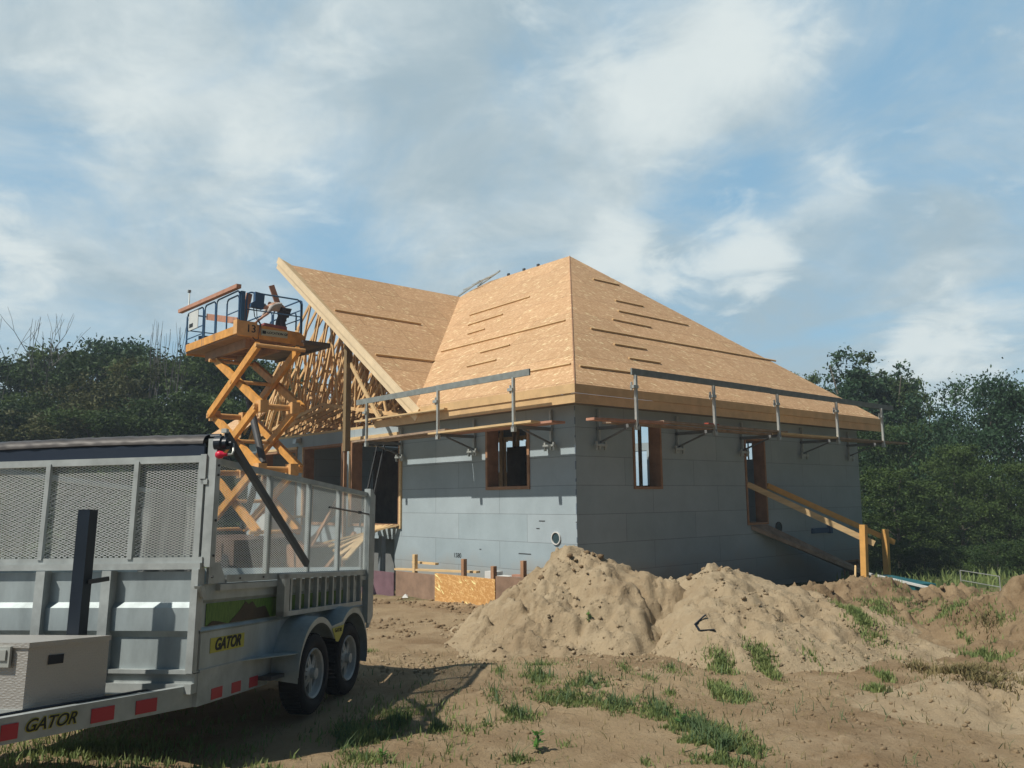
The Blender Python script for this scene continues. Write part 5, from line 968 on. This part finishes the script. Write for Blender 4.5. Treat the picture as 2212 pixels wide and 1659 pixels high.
# ---------------------------------------------------------------- trees
def leafmat(name, a, b, sc=.5):
    return mat(name, a, .65, col2=b, vscale=sc, vdet=4, backlit=.25, spec=.25)
LF = [leafmat('leaf_dark', (.016, .038, .012), (.058, .105, .028)), leafmat('leaf_blue_green', (.018, .048, .026), (.055, .115, .05)), leafmat('leaf_olive', (.038, .05, .018), (.125, .13, .042)), leafmat('leaf_mid', (.024, .052, .014), (.09, .14, .036))]
BARK = mat('grey_bark', (.12, .11, .09), .9, var=.3, vscale=5); DEADB = mat('dead_bark', (.13, .13, .125), .9, var=.2, vscale=4)
TC = {}
def crown_mesh(key, seed, H, Rr, base, lumps, leaves, lsz, shape):
    r = np.random.default_rng(seed); pts = []; 
    for i in range(lumps):
        if shape == 'spire':
            k = i % 5; hx = np.cos(k*1.26+.4)*Rr*.55*(k > 0); hy = np.sin(k*1.26+.4)*Rr*.55*(k > 0); top = H*(1-.13*k*.6-.04*r.random()); t = r.random()**.75; z = base+(top-base)*t; w = (1-t)**.55*Rr*.95+.12
            c = np.array([hx*(1-.2*t)+r.normal(0, w*.45), hy*(1-.2*t)+r.normal(0, w*.45), z]); rad = Rr*(.10+.15*(1-t))*r.uniform(.6, 1.5)
        else:
            a = r.uniform(0, 2*np.pi); t = r.random()**.9; z = base+(H-base)*t; w = Rr*np.sqrt(max(.02, 1-((t-.4)/.66)**2))*(1+.22*np.sin(a*3+seed)+.12*np.sin(a*7+t*9)); q = r.random()**.4
            c = np.array([np.cos(a)*w*q, np.sin(a)*w*q, z]); rad = Rr*r.uniform(.09, .24)
            if c[2]+rad*.8 > H: c[2] = H-rad*.8
        n = max(8, int(leaves*(rad/(Rr*.17))**2/lumps)); d = r.normal(size=(n, 3)); p_ = c+d*rad*.52*np.array([1.1, 1.1, .75]); p_ = p_+np.sin(p_[:, [1, 2, 0]]*9+seed)*.05; pts.append(p_)
    p_ = np.concatenate(pts); n = len(p_); a = r.normal(size=(n, 3)); a /= np.linalg.norm(a, axis=1)[:, None]; b = np.cross(a, r.normal(size=(n, 3))); b /= np.linalg.norm(b, axis=1)[:, None]; s = lsz*(.6+.8*r.random(n))[:, None]
    V = np.stack([p_-a*s, p_-b*s*.5, p_+a*s, p_+b*s*.5], 1).reshape(-1, 3); Q = np.arange(n*4).reshape(-1, 4); return V, Q
def trunk_mb(seed, H, Rr, base, r0):
    rnd = random.Random(seed); mb = MB(); pts = [Vector((0, 0, -.3))]; 
    for k in range(1, 7): pts.append(Vector((rnd.uniform(-.04, .04)*H*k/6, rnd.uniform(-.04, .04)*H*k/6, H*.9*k/6)))
    mb.tube(pts, r0, 8, r0*.15)
    for k in range(9):
        t = rnd.uniform(.2, .8); i = int(t*6); p_ = pts[i]; an = rnd.uniform(0, 6.28); l = Rr*rnd.uniform(.5, .9); e = p_+Vector((math.cos(an)*l, math.sin(an)*l, l*rnd.uniform(.5, 1.1))); m_ = (p_+e)/2+Vector((0, 0, -.1*l)); mb.tube([p_, m_, e], r0*.4*(1-t*.5), 6, r0*.08)
    return mb
KIND = dict(broad=(10, 3.4, .5, 150, 20000, .10, 'b'), dense=(10, 3.0, .2, 150, 20000, .095, 'b'), thin=(10, 2.6, 1.0, 90, 8500, .085, 'b'), spire=(10, 2.6, .6, 190, 20000, .095, 'spire'), round=(10, 4.4, .4, 210, 26000, .10, 'b'), bush=(3, 2.2, .0, 80, 10000, .055, 'b'))
def tree(kind, var, px, ytop, depth, label, group, wscale=1., mt=0, name='leafy_tree', cat='tree', stretch=1.0):
    key = (kind, var, mt); H, Rr, base, lu, le, ls, sh = KIND[kind]
    hy = 1077-(px-1106)*.0099; x = (px-1106)/F*depth; ztop = EYE+depth*(hy-ytop)/F; gz_ = -.35; sc = (ztop-gz_)/H
    t = thing(name, label, cat, WF, (x, depth, gz_), group)
    if key not in TC:
        V, Q = crown_mesh(key, hash(kind+str(var)) % 1000 if False else (sum(map(ord, kind))+var*37), H, Rr, base, lu, le, ls, sh)
        c = np_mesh('crown', V, Q, LF[mt]); tk = trunk_mb(var+5, H, Rr, base, .16 if H > 5 else .04).build('trunk', BARK, None); TC[key] = (c, tk); first = True
    else: first = False
    c, tk = TC[key]
    if not first: c = c.copy(); COL.objects.link(c); tk = tk.copy(); COL.objects.link(tk)
    c.parent = t; tk.parent = t; t.scale = (sc*wscale, sc*wscale, sc); t.rotation_euler = (0, 0, (px*.37+depth) % 6.28)
    return t
GL = 'trees of the wood behind the trailer'; GRt = 'trees behind the right end of the house'
T_L = [('broad', 0, -60, 770, 47, 1.2, 1, 'dark tree cut by the left edge of the photo, tallest there'), ('dense', 1, 40, 785, 46, 1.2, 0, 'low dark tree second from the left edge'), ('broad', 1, 120, 757, 47, 1.1, 3, 'full dark tree in front of the tall bare tree'),
       ('dense', 0, 190, 765, 45, 1.1, 0, 'dark bushy tree just left of the rounded blue green one'), ('broad', 2, 238, 735, 48, .95, 1, 'rounded blue green tree standing highest in the left wood'), ('dense', 1, 310, 775, 46, 1.1, 3, 'dark tree right of the rounded blue green one'),
       ('broad', 0, 375, 762, 48, 1.1, 0, 'dark tree behind the two thin bare trunks'), ('dense', 2, 440, 768, 46, 1.15, 3, 'mid green tree left of the lift platform'), ('broad', 1, 500, 772, 47, 1.1, 0, 'dark tree directly under the lift platform'),
       ('dense', 0, 560, 785, 46, 1.1, 3, 'dark tree behind the scissor arms'), ('broad', 2, 625, 800, 48, 1.1, 0, 'low tree seen between the scissor arms and the trusses'), ('dense', 1, 700, 880, 50, 1.2, 3, 'tree mostly hidden behind the open trusses')]
for k, v, px, yt, dp, ws, mt, lb_ in T_L: tree(k, v, px, yt, dp, lb_, GL, ws, mt)
T_F = [('thin', 0, 262, 772, 41, .95, 2, 'sparse yellowing tree with a pale trunk in the middle of the left wood'), ('thin', 1, 150, 830, 41, 1.1, 2, 'olive brown thin tree left of the yellowing one'), ('thin', 2, 60, 850, 40, 1.1, 3, 'small thin tree at the left end of the wood edge'),
       ('dense', 2, 10, 870, 39, 1.3, 0, 'low dark shrub tree at the left edge of the photo'), ('dense', 0, 350, 860, 40, 1.3, 0, 'low dark shrub tree right of the yellowing tree'), ('dense', 1, 430, 850, 40, 1.3, 3, 'low shrub tree left of the lowest scissor arm'), ('dense', 2, 200, 885, 38, 1.5, 3, 'low green shrub above the rolled tarp'), ('dense', 0, 110, 890, 38, 1.5, 2, 'olive shrub above the left part of the rolled tarp'), ('dense', 1, 520, 870, 41, 1.3, 0, 'low dark shrub tree behind the scissor arms')]
for k, v, px, yt, dp, ws, mt, lb_ in T_F: tree(k, v, px, yt, dp, lb_, GL, ws, mt)
T_R = [('dense', 1, 1795, 835, 41, .8, 1, 'full dark tree whose top touches the right roof edge'), ('dense', 0, 1868, 815, 42, .8, 1, 'full tree behind the tallest loose topped tree'), ('dense', 2, 1935, 812, 42, .8, 3, 'full tree behind the third loose topped tree'), ('dense', 0, 1748, 806, 44, .7, 3, 'small tree top just showing above the right roof edge'), ('spire', 0, 1822, 742, 39, 1.0, 1, 'tallest loose topped tree right of the roof'), ('spire', 1, 1884, 760, 40, 1.05, 3, 'loose topped tree second from the roof'), ('spire', 2, 1950, 772, 39, 1.0, 1, 'loose topped tree third from the roof'), ('spire', 0, 2003, 835, 38, .75, 3, 'lower loose tree before the gap in the right wood'),
       ('broad', 1, 1900, 925, 33, .9, 0, 'dark tree right beside the shaded wall'), ('dense', 2, 1972, 915, 34, 1.0, 3, 'dark mid height tree left of the gap'), ('dense', 1, 2045, 905, 36, .8, 0, 'dark tree filling the gap in the right wood'), ('round', 0, 2135, 812, 31, .8, 1, 'big round topped dark tree near the right edge'), ('round', 1, 2235, 835, 32, .9, 0, 'round dark tree cut by the right edge of the photo'),
       ('broad', 2, 2060, 960, 29, 1.0, 3, 'leafy tree below the round topped one'), ('dense', 0, 1925, 1010, 29, 1.4, 3, 'low leafy tree behind the ramp posts'), ('broad', 0, 2160, 1000, 27, 1.0, 3, 'low leafy tree near the right edge above the rail frame'), ('dense', 2, 2230, 1050, 26, 1.3, 0, 'low dark tree at the right edge above the dirt pile')]
for k, v, px, yt, dp, ws, mt, lb_ in T_R: tree(k, v, px, yt, dp, lb_, GRt, ws, mt)
for i, (px, yt, dp, ws, lb_) in enumerate([(1900, 1165, 27, 1.2, 'dark bush behind the ramp posts'), (1975, 1180, 26.5, 1.3, 'bush right of the teal tarp'), (2050, 1175, 26, 1.3, 'bush left of the pale rail frame'), (2130, 1165, 25.5, 1.3, 'bush right behind the pale rail frame'), (2205, 1160, 25, 1.3, 'bush at the right edge above the dirt pile')]):
    tree('bush', i % 2, px, yt, dp, lb_, 'bushes at the foot of the right trees', ws, 0 if i % 2 else 3, 'bush', 'bush')
# bare trees
def bare(px, ytop, depth, label, seed, spread=1.):
    hy = 1077-(px-1106)*.0099; x = (px-1106)/F*depth; H = EYE+depth*(hy-ytop)/F+.35; rnd = random.Random(seed); t = thing('bare_tree', label, 'bare tree', WF, (x, depth, -.35), 'bare dead trees in the left wood'); mb = MB(); tw = MB()
    def grow(p_, d_, l, r_, lev):
        e = p_+d_*l; m_ = (p_+e)/2+Vector((rnd.uniform(-.05, .05)*l, 0, 0)); (mb if lev < 1 else tw).tube([p_, m_, e], r_, 6 if lev < 2 else 4, r_*.6, cap=False)
        if lev < 4:
            for _ in range(2 if lev else 3):
                nd = (d_+Vector((rnd.uniform(-.55, .55)*spread, rnd.uniform(-.5, .5)*spread, rnd.uniform(-.05, .35)))).normalized(); grow(e, nd, l*rnd.uniform(.6, .82), r_*.58, lev+1)
    grow(Vector((x, depth, -.4)), Vector((rnd.uniform(-.08, .08), 0, 1)).normalized(), H*.36, H*.009, 0)
    mb.build('trunk', DEADB, t); tw.build('branches', DEADB, t)
bare(45, 690, 43, 'widest bare tree reaching above the left wood', 4, 1.0); bare(95, 668, 43.5, 'tallest bare tree near the left edge', 9, .9); bare(325, 722, 42, 'thin bare tree standing left of the lift', 12, .35); bare(352, 745, 42.5, 'smaller thin bare tree just left of the lift platform', 15, .3)
hz = MB().box((-112, -42, -2.2), (112, 152, 16)); hm = bpy.data.materials.new('thin_haze'); hm.use_nodes = True; ht = hm.node_tree; ht.nodes.remove(ht.nodes['Principled BSDF']); pv_ = ht.nodes.new('ShaderNodeVolumePrincipled')
pv_.inputs['Color'].default_value = (.72, .86, 1, 1); pv_.inputs['Density'].default_value = .0013; ht.links.new(pv_.outputs[0], ht.nodes['Material Output'].inputs['Volume'])
tag(hz.build('haze', hm), kind='stuff')
print('objects', len(bpy.data.objects))
